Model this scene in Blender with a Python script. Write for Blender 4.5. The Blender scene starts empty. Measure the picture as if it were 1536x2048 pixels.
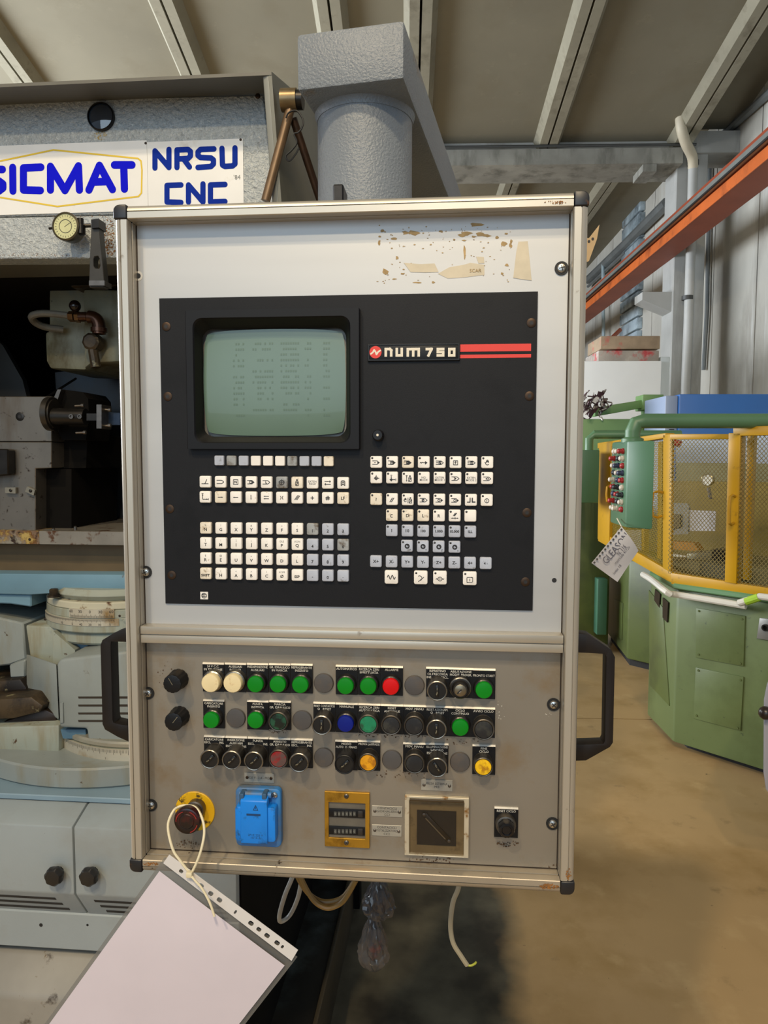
import bpy, bmesh, math, random
from mathutils import Vector, Matrix, Euler
random.seed(7)
S = bpy.context.scene
COL = S.collection
PI = math.pi

# ---------------------------------------------------------------- camera
ZC = 1.37                       # height of the middle of the hanging panel above the floor
F = 1450.0                      # focal length in pixels of the 1536 x 2048 frame
CAM = Vector((0.1280, -0.9018, ZC + 0.1180))
RX, RY, RZ = PI / 2 - 0.0733, -0.0015, 0.0875
cam = bpy.data.cameras.new('camera')
cam.sensor_fit = 'VERTICAL'; cam.sensor_height = 36.0; cam.sensor_width = 27.0
cam.lens = F / 2048.0 * 36.0
cam.clip_start = 0.02; cam.clip_end = 200
co = bpy.data.objects.new('camera', cam); COL.objects.link(co)
co.location = CAM; co.rotation_euler = Euler((RX, RY, RZ), 'XYZ')
S.camera = co
ROT = Euler((RX, RY, RZ), 'XYZ').to_matrix()

# ---------------------------------------------------------------- world and lamps
w = bpy.data.worlds.new('sky'); S.world = w; w.use_nodes = True
nt = w.node_tree; nt.nodes.clear()
wo = nt.nodes.new('ShaderNodeOutputWorld'); bg = nt.nodes.new('ShaderNodeBackground')
tc = nt.nodes.new('ShaderNodeTexCoord'); sp = nt.nodes.new('ShaderNodeSeparateXYZ'); cr = nt.nodes.new('ShaderNodeValToRGB')
nt.links.new(tc.outputs['Generated'], sp.inputs[0]); nt.links.new(sp.outputs['Z'], cr.inputs[0])
cr.color_ramp.elements[0].position = 0.0; cr.color_ramp.elements[0].color = (0.50, 0.60, 0.74, 1)
cr.color_ramp.elements[1].position = 0.6; cr.color_ramp.elements[1].color = (0.66, 0.80, 1.0, 1)
nt.links.new(cr.outputs[0], bg.inputs[0]); bg.inputs[1].default_value = 0.34
nt.links.new(bg.outputs[0], wo.inputs[0])

def lamp(kind, loc, target, energy, color, **kw):
    l = bpy.data.lights.new('lamp_or_fill', kind); l.energy = energy; l.color = color
    for k, v in kw.items(): setattr(l, k, v)
    o = bpy.data.objects.new('lamp_or_fill', l); COL.objects.link(o); o.location = loc
    o.rotation_euler = (Vector(target) - Vector(loc)).to_track_quat('-Z', 'Y').to_euler()
    return o
WARM = (1.0, 0.80, 0.52)
lamp('SPOT', (0.3, -2.2, 3.3), (0.15, 0.3, 1.3), 100, WARM, spot_size=1.7, spot_blend=0.6, shadow_soft_size=0.06)
lamp('SPOT', (0.5, -4.3, 6.1), (0.9, 1.5, 0.4), 330, WARM, spot_size=1.5, spot_blend=0.5, shadow_soft_size=0.10)
lamp('SPOT', (-1.7, -4.0, 6.3), (0.9, 2.2, 0.2), 620, WARM, spot_size=1.5, spot_blend=0.5, shadow_soft_size=0.14)
# added cool fill light from behind the camera, standing in for daylight
lamp('AREA', (-1.2, -8.0, 3.2), (1.2, 9.0, 4.2), 165, (0.66, 0.84, 1.0), shape='RECTANGLE', size=6.0, size_y=4.0)
# added fill light from the left to brighten ceiling and right wall
lamp('AREA', (-8.6, 6.6, 3.2), (3.2, 8.6, 3.6), 1450, (0.90, 0.95, 1.0), shape='RECTANGLE', size=11.0, size_y=2.6)

vs = S.view_settings
vs.view_transform = 'Standard'; vs.look = 'None'; vs.exposure = 0.2; vs.gamma = 1.0; vs.use_curve_mapping = False

# ---------------------------------------------------------------- measuring helpers: a ray of the camera meets a plane
def ray(px, py):
    return (ROT @ Vector(((px - 768) / F, -(py - 1024) / F, -1.0))).normalized()
def hit(px, py, p0, n):
    d = ray(px, py); n = Vector(n)
    return CAM + d * ((Vector(p0) - CAM).dot(n) / d.dot(n))
def at(px, py, y): return hit(px, py, (0, y, 0), (0, 1, 0))
def atx(px, py, x): return hit(px, py, (x, 0, 0), (1, 0, 0))
def atz(px, py, z): return hit(px, py, (0, 0, z), (0, 0, 1))
HV = ray(812, 913); HV.z = 0; HV.normalize()              # the hall's long axis
HU = Vector((HV.y, -HV.x, 0))
H0 = Vector((CAM.x, CAM.y, 0))
def hall(u, v, z): return H0 + HU * u + HV * v + Vector((0, 0, z))
def hv(px, py, v): return hit(px, py, hall(0, v, 0), HV)
def hu(px, py, u): return hit(px, py, hall(u, 0, 0), HU)
def huv(p):
    q = Vector(p) - H0
    return q.dot(HU), q.dot(HV), p.z

# ---------------------------------------------------------------- materials
def lin(h):
    h = h.lstrip('#'); c = [int(h[i:i + 2], 16) / 255 for i in (0, 2, 4)]
    return tuple(x / 12.92 if x <= 0.04045 else ((x + 0.055) / 1.055) ** 2.4 for x in c) + (1.0,)
MATS = {}
def mat(name, col, rough=0.5, metal=0.0, var=0.06, vs=6.0, bump=0.0, bs=120.0, stains=(), emit=None, trans=0.0, alpha=1.0, stretch=None, bd=0.002, coat=0.0, spec=0.5):
    """col is hex; stains is a list of (hex, noise scale, low, high[, stretch]) layers mixed over the base by noise."""
    if name in MATS: return MATS[name]
    m = bpy.data.materials.new(name); m.use_nodes = True; N = m.node_tree.nodes; L = m.node_tree.links
    b = N['Principled BSDF']
    b.inputs['Roughness'].default_value = rough; b.inputs['Metallic'].default_value = metal
    b.inputs['Specular IOR Level'].default_value = spec
    if coat: b.inputs['Coat Weight'].default_value = coat
    t = N.new('ShaderNodeNewGeometry')
    def noise(scale, st=None, det=4.0, rg=0.55):
        n = N.new('ShaderNodeTexNoise'); n.inputs['Scale'].default_value = scale; n.inputs['Detail'].default_value = det; n.inputs['Roughness'].default_value = rg
        if st:
            mp = N.new('ShaderNodeMapping'); mp.inputs['Scale'].default_value = st
            L.new(t.outputs['Position'], mp.inputs[0]); L.new(mp.outputs[0], n.inputs['Vector'])
        else: L.new(t.outputs['Position'], n.inputs['Vector'])
        return n.outputs['Fac']
    c = lin(col); sock = None
    if var:
        nz = noise(vs, stretch); r = N.new('ShaderNodeValToRGB')
        a, bb = 1 - 1.6 * var, 1 + 1.6 * var
        r.color_ramp.elements[0].position = 0.3; r.color_ramp.elements[0].color = tuple(x * a for x in c[:3]) + (1,)
        r.color_ramp.elements[1].position = 0.7; r.color_ramp.elements[1].color = tuple(min(1, x * bb) for x in c[:3]) + (1,)
        L.new(nz, r.inputs[0]); sock = r.outputs[0]
    for s in stains:
        nz = noise(s[1], s[4] if len(s) > 4 else None, 6.0, 0.62)
        mr = N.new('ShaderNodeMapRange'); mr.inputs[1].default_value = s[2] - .07; mr.inputs[2].default_value = s[3] - .07; L.new(nz, mr.inputs[0])
        mx = N.new('ShaderNodeMix'); mx.data_type = 'RGBA'; L.new(mr.outputs[0], mx.inputs[0])
        if sock: L.new(sock, mx.inputs[6])
        else: mx.inputs[6].default_value = c
        mx.inputs[7].default_value = lin(s[0]); sock = mx.outputs[2]
    if sock: L.new(sock, b.inputs['Base Color'])
    else: b.inputs['Base Color'].default_value = c
    if bump:
        bn = N.new('ShaderNodeBump'); bn.inputs['Strength'].default_value = bump; bn.inputs['Distance'].default_value = bd
        L.new(noise(bs, None, 2.0), bn.inputs['Height']); L.new(bn.outputs[0], b.inputs['Normal'])
    if trans: b.inputs['Transmission Weight'].default_value = trans
    if alpha < 1: b.inputs['Alpha'].default_value = alpha
    if emit: b.inputs['Emission Color'].default_value = lin(emit[0]); b.inputs['Emission Strength'].default_value = emit[1]
    MATS[name] = m
    return m

# ---------------------------------------------------------------- mesh helpers
def nb(): return bmesh.new()
def quad(bm, *p):
    return bm.faces.new([bm.verts.new(Vector(q)) for q in p])
def hexa(bm, f, k):
    """f and k: the four corners of the front and of the back face in the same order"""
    a = [bm.verts.new(Vector(p)) for p in f]; b = [bm.verts.new(Vector(p)) for p in k]
    bm.faces.new(a); bm.faces.new(b[::-1])
    for i in range(4):
        j = (i + 1) % 4; bm.faces.new((a[i], b[i], b[j], a[j]))
def bx(bm, x0, x1, y0, y1, z0, z1):
    hexa(bm, [(x0, y0, z0), (x1, y0, z0), (x1, y0, z1), (x0, y0, z1)], [(x0, y1, z0), (x1, y1, z0), (x1, y1, z1), (x0, y1, z1)])
def prism(bm, pts, vec):
    vec = Vector(vec); a = [bm.verts.new(Vector(p)) for p in pts]; b = [bm.verts.new(Vector(p) + vec) for p in pts]
    bm.faces.new(a); bm.faces.new(b[::-1]); n = len(a)
    for i in range(n):
        j = (i + 1) % n; bm.faces.new((a[i], b[i], b[j], a[j]))
def ringprism(bm, outer, inner, vec):
    vec = Vector(vec); n = len(outer)
    o = [bm.verts.new(Vector(p)) for p in outer]; i_ = [bm.verts.new(Vector(p)) for p in inner]
    o2 = [bm.verts.new(Vector(p) + vec) for p in outer]; i2 = [bm.verts.new(Vector(p) + vec) for p in inner]
    for a in range(n):
        b = (a + 1) % n
        bm.faces.new((o[a], o[b], i_[b], i_[a])); bm.faces.new((o2[a], i2[a], i2[b], o2[b]))
        bm.faces.new((o[a], o2[a], o2[b], o[b])); bm.faces.new((i_[a], i_[b], i2[b], i2[a]))
def lathe(bm, org, axis, prof, n=24, cap0=True, cap1=True, a0=0.0, a1=2 * PI, fl=None):
    """prof: list of (radius, height along axis); fl(a) scales the radius"""
    org = Vector(org); ax = Vector(axis).normalized()
    u = ax.orthogonal().normalized(); v = ax.cross(u)
    full = abs(a1 - a0 - 2 * PI) < 1e-6; m = n if full else n + 1
    rings = []
    for r, h in prof:
        ring = []
        for k in range(m):
            a = a0 + (a1 - a0) * k / n; s = fl(a) if fl else 1.0
            ring.append(bm.verts.new(org + ax * h + (u * math.cos(a) + v * math.sin(a)) * r * s))
        rings.append(ring)
    for i in range(len(rings) - 1):
        for k in range(n):
            j = (k + 1) % m
            bm.faces.new((rings[i][k], rings[i][j], rings[i + 1][j], rings[i + 1][k]))
    if full:
        if cap0: bm.faces.new(rings[0][::-1])
        if cap1: bm.faces.new(rings[-1])
def cyl(bm, p0, p1, r, r1=None, n=16):
    p0, p1 = Vector(p0), Vector(p1); d = p1 - p0
    lathe(bm, p0, d, [(r, 0), (r if r1 is None else r1, d.length)], n)
def smooth(pts, k=6):
    P = [Vector(p) for p in pts]; out = []
    for i in range(len(P) - 1):
        p0 = P[max(0, i - 1)]; p1 = P[i]; p2 = P[i + 1]; p3 = P[min(len(P) - 1, i + 2)]
        for j in range(k):
            t = j / k
            out.append(0.5 * ((2 * p1) + (p2 - p0) * t + (2 * p0 - 5 * p1 + 4 * p2 - p3) * t * t + (3 * p1 - p0 - 3 * p2 + p3) * t ** 3))
    out.append(P[-1]); return out
def tube(bm, pts, r, n=8, flat=1.0):
    P = [Vector(p) for p in pts]; rings = []; prev = None
    for i, p in enumerate(P):
        d = (P[min(i + 1, len(P) - 1)] - P[max(i - 1, 0)]).normalized()
        u = d.orthogonal().normalized() if prev is None else (prev - d * prev.dot(d)).normalized()
        prev = u; v = d.cross(u); rr = r[i] if isinstance(r, (list, tuple)) else r
        rings.append([bm.verts.new(p + u * rr * math.cos(2 * PI * k / n) + v * rr * flat * math.sin(2 * PI * k / n)) for k in range(n)])
    for i in range(len(rings) - 1):
        for k in range(n):
            j = (k + 1) % n; bm.faces.new((rings[i][k], rings[i][j], rings[i + 1][j], rings[i + 1][k]))
    bm.faces.new(rings[0][::-1]); bm.faces.new(rings[-1])
def ball(bm, c, r, n=14, sc=(1, 1, 1)):
    m = Matrix.Translation(Vector(c)) @ Matrix.Diagonal(Vector((r * sc[0], r * sc[1], r * sc[2], 1)))
    bmesh.ops.create_uvsphere(bm, u_segments=n, v_segments=max(6, n // 2), radius=1.0, matrix=m)
def rrect(x0, x1, z0, z1, r, k=5):
    out = []
    for cx, cz, a in ((x1 - r, z1 - r, 0), (x0 + r, z1 - r, PI / 2), (x0 + r, z0 + r, PI), (x1 - r, z0 + r, 1.5 * PI)):
        for i in range(k + 1):
            t = a + PI / 2 * i / k; out.append((cx + r * math.cos(t), cz + r * math.sin(t)))
    return out
def bevel(bm, wdt, seg=2, ang=0.5):
    bmesh.ops.recalc_face_normals(bm, faces=bm.faces)
    es = [e for e in bm.edges if len(e.link_faces) == 2 and e.calc_face_angle(0) > ang]
    if es: bmesh.ops.bevel(bm, geom=es, offset=wdt, segments=seg, profile=0.5, affect='EDGES', clamp_overlap=True)
def mesh(bm, name, m, ang=0.6, recalc=True):
    if recalc: bmesh.ops.recalc_face_normals(bm, faces=bm.faces)
    me = bpy.data.meshes.new(name); bm.to_mesh(me); bm.free()
    ms = m if isinstance(m, (list, tuple)) else [m]
    for q in ms: me.materials.append(q)
    if len(me.polygons):
        me.polygons.foreach_set('use_smooth', [True] * len(me.polygons)); me.set_sharp_from_angle(angle=ang)
    return me
WM = {}
def put(name, data, parent=None, M=None):
    """links an object whose mesh or whose matrix M is in world coordinates, under parent"""
    o = bpy.data.objects.new(name, data); COL.objects.link(o)
    M = M or Matrix.Identity(4); WM[o] = M
    if parent is not None:
        o.parent = parent; o.matrix_parent_inverse = WM[parent].inverted()
    o.matrix_basis = M
    return o
def obj(name, bm, m, parent=None, bev=0.0, seg=2, ang=0.6, M=None):
    if bev: bevel(bm, bev, seg)
    return put(name, mesh(bm, name, m, ang), parent, M)
def thing(name, label, cat, loc, group=None):
    o = put(name, None, None, Matrix.Translation(Vector(loc))); o.empty_display_size = 0.05
    return tag(o, label, cat, group)
def tag(o, label, cat, group=None, kind=None):
    o['label'] = label; o['category'] = cat
    if group: o['group'] = group
    if kind: o['kind'] = kind
    return o
def struct(o):
    o['kind'] = 'structure'; return o
def text_mesh(s, size, m, maxw=None, ex=0.00008, maxh=None, bold=0.0):
    c = bpy.data.curves.new('lettering', 'FONT'); c.body = s; c.size = size; c.align_x = 'CENTER'; c.align_y = 'CENTER'
    c.resolution_u = 2; c.space_line = 0.85; c.offset = bold
    o = bpy.data.objects.new('tmp', c); COL.objects.link(o)
    dg = bpy.context.evaluated_depsgraph_get(); me = bpy.data.meshes.new_from_object(o.evaluated_get(dg))
    bpy.data.objects.remove(o); bpy.data.curves.remove(c)
    xs = [v.co.x for v in me.vertices] or [0]; ys = [v.co.y for v in me.vertices] or [0]
    wd = max(xs) - min(xs); hd = max(ys) - min(ys)
    sx = maxw / wd if maxw and wd > maxw else 1.0
    sy = maxh / hd if maxh and hd > maxh else 1.0
    cx = (max(xs) + min(xs)) / 2; cy = (max(ys) + min(ys)) / 2
    for v in me.vertices:
        v.co = Vector(((v.co.x - cx) * sx, -ex, (v.co.y - cy) * sy))
    me.materials.clear(); me.materials.append(m)
    return me
def label_text(s, pos, size, m, parent, name='lettering', maxw=None, maxh=None, bold=0.0, M=None):
    me = text_mesh(s, size, m, maxw, maxh=maxh, bold=bold)
    return put(name, me, parent, (M or Matrix.Translation(Vector(pos))))
def strokes(bm, lines, w, org=(0, 0, 0), sx=1.0, sz=1.0, cap=True, d=0.0002, n=8):
    """flat strokes in the XZ plane facing -Y, lying d in front of org; ('f', pts) is a filled polygon"""
    org = Vector(org)
    def P(x, z, e=0): return org + Vector((x * sx, -d - e, z * sz))
    e = 0
    for ln in lines:
        e += 1e-6
        if ln[0] == 'f':
            bm.faces.new([bm.verts.new(P(x, z, e)) for x, z in ln[1]]); continue
        for (x0, z0), (x1, z1) in zip(ln, ln[1:]):
            a = Vector((x0 * sx, z0 * sz)); b = Vector((x1 * sx, z1 * sz)); t = b - a
            if t.length < 1e-9: continue
            t.normalize(); q = Vector((-t.y, t.x)) * w / 2
            if not cap: a = a - t * w * 0.5; b = b + t * w * 0.5
            e += 1e-6
            bm.faces.new([bm.verts.new(org + Vector((p.x, -d - e, p.y))) for p in (a - q, b - q, b + q, a + q)])
        if cap:
            for x, z in ln:
                e += 1e-6
                bm.faces.new([bm.verts.new(org + Vector((x * sx + w / 2 * math.cos(2 * PI * k / n), -d - e, z * sz + w / 2 * math.sin(2 * PI * k / n)))) for k in range(n)])
def arc(cx, cz, r, a0, a1, n=10):
    return [(cx + r * math.cos(math.radians(a0 + (a1 - a0) * i / n)), cz + r * math.sin(math.radians(a0 + (a1 - a0) * i / n))) for i in range(n + 1)]
def flat(pts, y, m, name, parent, d=0.0003):
    """thin patch on a plane facing -Y from pixel corners"""
    bm = nb(); prism(bm, [at(px, py, y - d) for px, py in pts], (0, d * 0.7, 0))
    return obj(name, bm, m, parent)
# ================================================================ THE HALL
CONC = mat('ceiling_concrete', '#7d7867', 0.85, 0, 0.07, 0.7, stains=[('#766f5c', 1.7, 0.58, 0.85), ('#8f8a77', 5.0, 0.68, 0.9), ('#6b6552', 5, 0.72, 0.84)])
RIBM = mat('rib_concrete', '#8e8a79', 0.85, 0, 0.10, 2.0, stains=[('#757060', 4.0, 0.58, 0.75)])
WALLM = mat('wall_concrete', '#b3b2aa', 0.85, 0, 0.07, 0.9, stains=[('#8a8780', 1.1, 0.58, 0.8, (1, 1, .4)), ('#c6c8c6', 4, 0.64, 0.8, (1, 1, .12))])
COLM = mat('column_concrete', '#a6a8a6', 0.85, 0, 0.07, 2.0, stains=[('#84847e', 3, 0.6, 0.8, (1, 1, .2))])
FLOORM = mat('floor_concrete', '#a88b60', 0.55, 0, 0.06, 1.6, bump=0.25, bs=9, stains=[('#937648', 2.6, 0.56, 0.80), ('#7b6542', 6, 0.70, 0.84), ('#b79c70', 4, 0.64, 0.84), ('#4a3d2c', 15, 0.76, 0.81), ('#30291f', 34, 0.79, 0.82)])
def oil_and_shade(m, cx, cy, rx, ry, col):
    # oil soaked patch with a ragged edge, the panel's shadow painted in with it
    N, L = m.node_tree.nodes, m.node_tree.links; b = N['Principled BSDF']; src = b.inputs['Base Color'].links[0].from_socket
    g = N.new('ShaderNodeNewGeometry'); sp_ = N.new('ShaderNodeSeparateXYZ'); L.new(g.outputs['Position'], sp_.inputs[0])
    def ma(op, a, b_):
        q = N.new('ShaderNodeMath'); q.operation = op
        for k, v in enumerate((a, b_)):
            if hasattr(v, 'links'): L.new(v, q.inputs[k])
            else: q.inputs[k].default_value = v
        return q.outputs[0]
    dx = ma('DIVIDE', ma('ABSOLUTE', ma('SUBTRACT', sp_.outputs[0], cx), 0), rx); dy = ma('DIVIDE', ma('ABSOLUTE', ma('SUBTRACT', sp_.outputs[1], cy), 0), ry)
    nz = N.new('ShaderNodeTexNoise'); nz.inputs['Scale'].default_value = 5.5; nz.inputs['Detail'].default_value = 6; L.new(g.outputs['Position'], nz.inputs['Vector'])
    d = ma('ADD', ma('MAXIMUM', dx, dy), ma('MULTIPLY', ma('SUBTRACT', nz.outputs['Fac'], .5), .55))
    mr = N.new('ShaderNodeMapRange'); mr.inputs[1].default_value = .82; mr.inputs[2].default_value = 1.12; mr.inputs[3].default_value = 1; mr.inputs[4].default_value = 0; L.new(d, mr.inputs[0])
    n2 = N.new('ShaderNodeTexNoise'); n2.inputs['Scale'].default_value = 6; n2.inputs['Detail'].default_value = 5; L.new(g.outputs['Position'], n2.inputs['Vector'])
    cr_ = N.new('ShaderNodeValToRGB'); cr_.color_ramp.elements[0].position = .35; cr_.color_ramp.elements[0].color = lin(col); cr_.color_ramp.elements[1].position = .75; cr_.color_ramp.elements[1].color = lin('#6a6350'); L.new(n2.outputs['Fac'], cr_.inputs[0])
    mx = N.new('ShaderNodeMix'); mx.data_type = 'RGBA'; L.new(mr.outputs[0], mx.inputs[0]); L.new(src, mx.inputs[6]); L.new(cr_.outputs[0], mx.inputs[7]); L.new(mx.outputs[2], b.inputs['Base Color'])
oil_and_shade(FLOORM, -.02, 1.2, .36, 1.1, '#2c271e')
JOINT = mat('floor_joint', '#6b5738', 0.8)
UW = 4.2
# floor in large slabs with narrow joints
fj = huv(atz(1255, 1438, 0))[1]
bm = nb(); hexa(bm, [hall(-9, -7, -.3), hall(9, -7, -.3), hall(9, 24, -.3), hall(-9, 24, -.3)], [hall(-9, -7, -.01), hall(9, -7, -.01), hall(9, 24, -.01), hall(-9, 24, -.01)])
floor = struct(obj('floor', bm, JOINT))
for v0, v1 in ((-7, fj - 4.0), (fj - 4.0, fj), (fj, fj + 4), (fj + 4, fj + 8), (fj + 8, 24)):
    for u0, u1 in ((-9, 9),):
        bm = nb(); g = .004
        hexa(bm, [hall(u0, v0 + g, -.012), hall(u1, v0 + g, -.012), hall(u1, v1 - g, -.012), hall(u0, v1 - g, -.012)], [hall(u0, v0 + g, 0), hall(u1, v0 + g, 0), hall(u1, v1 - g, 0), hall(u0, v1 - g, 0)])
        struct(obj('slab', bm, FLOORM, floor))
# ceiling: sloping precast slabs with ribs, resting on a gutter beam
VB = 9.6; SL = 0.19
zc0 = hv(1000, 286, VB).z
def zceil(v): return zc0 + SL * (VB - v)
cn = HU.cross(HV - Vector((0, 0, SL)))
def ceil_hit(px, py): return huv(hit(px, py, hall(0, VB, zc0), cn))
ribs = [ceil_hit(px, 0)[0] for px in (-60, 330, 659, 842, 1182, 1530)]
ribs = [2 * ribs[0] - ribs[1], ] + ribs
edges = [-9] + ribs + [UW + .1]
ceil = struct(put('ceiling', None, None, Matrix.Translation(hall(0, 5, zc0))))
V0 = 0.8
bm = nb(); hexa(bm, [hall(-9, V0, zceil(V0) + .31), hall(UW, V0, zceil(V0) + .31), hall(UW, VB + .2, zceil(VB + .2) + .31), hall(-9, VB + .2, zceil(VB + .2) + .31)], [hall(-9, V0, zceil(V0) + .4), hall(UW, V0, zceil(V0) + .4), hall(UW, VB + .2, zceil(VB + .2) + .4), hall(-9, VB + .2, zceil(VB + .2) + .4)]); struct(obj('roof_cover', bm, RIBM, ceil))
for i in range(len(edges) - 1):
    a, b = edges[i], edges[i + 1]; bm = nb()
    lift = .26 if i == len(edges) - 2 else 0
    hexa(bm, [hall(a + .01, V0, zceil(V0) + lift), hall(b - .01, V0, zceil(V0) + lift), hall(b - .01, VB + .2, zceil(VB + .2) + lift), hall(a + .01, VB + .2, zceil(VB + .2) + lift)],
             [hall(a + .01, V0, zceil(V0) + .3), hall(b - .01, V0, zceil(V0) + .3), hall(b - .01, VB + .2, zceil(VB + .2) + .3), hall(a + .01, VB + .2, zceil(VB + .2) + .3)])
    struct(obj('ceiling_slab', bm, CONC, ceil))
def rib(u, v0, v1, zf, w0=.11, w1=.17, h=.11):
    bm = nb()
    hexa(bm, [hall(u - w0, v0, zf(v0) - h), hall(u - .012, v0, zf(v0) - h), hall(u - .012, v0, zf(v0)), hall(u - w1, v0, zf(v0))], [hall(u - w0, v1, zf(v1) - h), hall(u - .012, v1, zf(v1) - h), hall(u - .012, v1, zf(v1)), hall(u - w1, v1, zf(v1))])
    hexa(bm, [hall(u + .012, v0, zf(v0) - h), hall(u + w0, v0, zf(v0) - h), hall(u + w1, v0, zf(v0)), hall(u + .012, v0, zf(v0))], [hall(u + .012, v1, zf(v1) - h), hall(u + w0, v1, zf(v1) - h), hall(u + w1, v1, zf(v1)), hall(u + .012, v1, zf(v1))])
    struct(obj('ceiling_rib', bm, RIBM, ceil))
for u in ribs: rib(u, V0, VB + .1, zceil)
# gutter beam: upper lip, slot, lower boot
zt0, zt1 = hv(1000, 289, VB).z, hv(1000, 297, VB - .12).z
zb0 = hv(1000, 330, VB - .12).z
bm = nb(); hexa(bm, [hall(-9, VB, zt1 - .03), hall(UW, VB, zt1 - .03), hall(UW, VB, zc0 + .12), hall(-9, VB, zc0 + .12)], [hall(-9, VB + .5, zt1 - .03), hall(UW, VB + .5, zt1 - .03), hall(UW, VB + .5, zc0 + .12), hall(-9, VB + .5, zc0 + .12)])
struct(obj('gutter_beam', bm, COLM, ceil))
BEAMM = mat('beam_concrete', '#8d8d86', 0.8, 0, 0.12, 3, stains=[('#66665f', 5, 0.55, 0.75, (1, 1, .3))])
bm = nb(); hexa(bm, [hall(-9, VB - .12, zb0), hall(UW - .75, VB - .12, zb0), hall(UW - .75, VB - .12, zt1 - .01), hall(-9, VB - .12, zt1 - .01)], [hall(-9, VB + .5, zb0), hall(UW - .75, VB + .5, zb0), hall(UW - .75, VB + .5, zt1 - .03), hall(-9, VB + .5, zt1 - .03)])
struct(obj('beam_boot', bm, BEAMM, ceil))
bm = nb(); cyl(bm, hall(-9, VB - .14, zt1 + .015), hall(UW - .6, VB - .14, zt1 + .015), .018, n=8); struct(obj('beam_conduit', bm, mat('dark_conduit', '#4b4d4d', 0.5, 0.4), ceil))
p = hv(1297, 336, VB); q = hv(1306, 336, VB); bm = nb(); c1 = huv(hv(1281, 333, VB))[0]; c2 = huv(hv(1308, 333, VB))[0]
hexa(bm, [hall(c1, VB - .1, zb0 - .09), hall(c2, VB - .1, zb0 - .09), hall(c2, VB - .1, zb0), hall(c1, VB - .1, zb0)], [hall(c1, VB + .3, zb0 - .09), hall(c2, VB + .3, zb0 - .09), hall(c2, VB + .3, zb0), hall(c1, VB + .3, zb0)]); struct(obj('beam_cleat', bm, BEAMM, ceil))
# the next bay beyond the beam
zn = lambda v: zb0 + .9 - .02 * (v - VB)
ribs2 = [huv(hit(px, 355, hall(0, VB, zn(VB)), (0, 0, 1)))[0] for px in (1022, 1216)]
d2 = ribs2[1] - ribs2[0]; ribs2 = [ribs2[0] - d2 * k for k in (4, 3, 2, 1)] + ribs2
bm = nb(); hexa(bm, [hall(-9, VB + .5, zn(VB + .5)), hall(UW + .1, VB + .5, zn(VB + .5)), hall(UW + .1, 24, zn(24)), hall(-9, 24, zn(24))], [hall(-9, VB + .5, zn(VB) + .3), hall(UW + .1, VB + .5, zn(VB) + .3), hall(UW + .1, 24, zn(24) + .3), hall(-9, 24, zn(24) + .3)])
struct(obj('ceiling_slab', bm, CONC, ceil))
for u in ribs2: rib(u, VB + .5, 24, zn)
# right wall: tall panels with recessed joints
wr = struct(put('wall_right', None, None, Matrix.Translation(hall(UW, 8, 0))))
vj = huv(hu(1512, 600, UW))[1]
ve = [vj + 1.25 * k for k in range(-6, 14)]
for a, b in zip(ve, ve[1:]):
    bm = nb(); g = .012; zt_ = 9.6
    hexa(bm, [hall(UW, a + g, 0), hall(UW, b - g, 0), hall(UW, b - g, zt_), hall(UW, a + g, zt_)], [hall(UW + .2, a + g, 0), hall(UW + .2, b - g, 0), hall(UW + .2, b - g, zt_), hall(UW + .2, a + g, zt_)])
    struct(obj('wall_panel', bm, WALLM, wr))
bm = nb(); hexa(bm, [hall(UW + .03, ve[0], 0), hall(UW + .03, ve[-1], 0), hall(UW + .03, ve[-1], 9.6), hall(UW + .03, ve[0], 9.6)], [hall(UW + .18, ve[0], 0), hall(UW + .18, ve[-1], 0), hall(UW + .18, ve[-1], 9.6), hall(UW + .18, ve[0], 9.6)]); struct(obj('joint_core', bm, mat('joint_dark', '#6f6e69', 0.9), wr))
wb = nb(); hexa(wb, [hall(-9, 23.8, 0), hall(UW + .2, 23.8, 0), hall(UW + .2, 23.8, 8), hall(-9, 23.8, 8)], [hall(-9, 24.2, 0), hall(UW + .2, 24.2, 0), hall(UW + .2, 24.2, 8), hall(-9, 24.2, 8)]); struct(obj('wall_back', wb, WALLM))
# column with a corbel under the crane rail
uc0 = huv(hv(1351, 400, VB + .05))[0]; uc1 = huv(hv(1414, 400, VB + .05))[0]; zct = zb0 + .32
bm = nb(); hexa(bm, [hall(uc0, VB + .05, 0), hall(uc1, VB + .05, 0), hall(uc1, VB + .05, zct), hall(uc0, VB + .05, zct)], [hall(uc0, VB + .45, 0), hall(uc1, VB + .45, 0), hall(uc1, VB + .45, zct), hall(uc0, VB + .45, zct)])
struct(obj('column', bm, COLM, wr, bev=.012, seg=1))
zk = hv(1340, 600, VB + .1).z
ck0 = huv(hv(1284, 585, VB + .1))[0]
bm = nb(); prism(bm, [hall(uc0 + .02, VB + .08, zk + .1), hall(ck0, VB + .08, zk + .1), hall(ck0, VB + .08, zk + .0), hall(uc0 + .02, VB + .08, zk - .16)], HV * .32); struct(obj('corbel', bm, COLM, wr))
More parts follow.
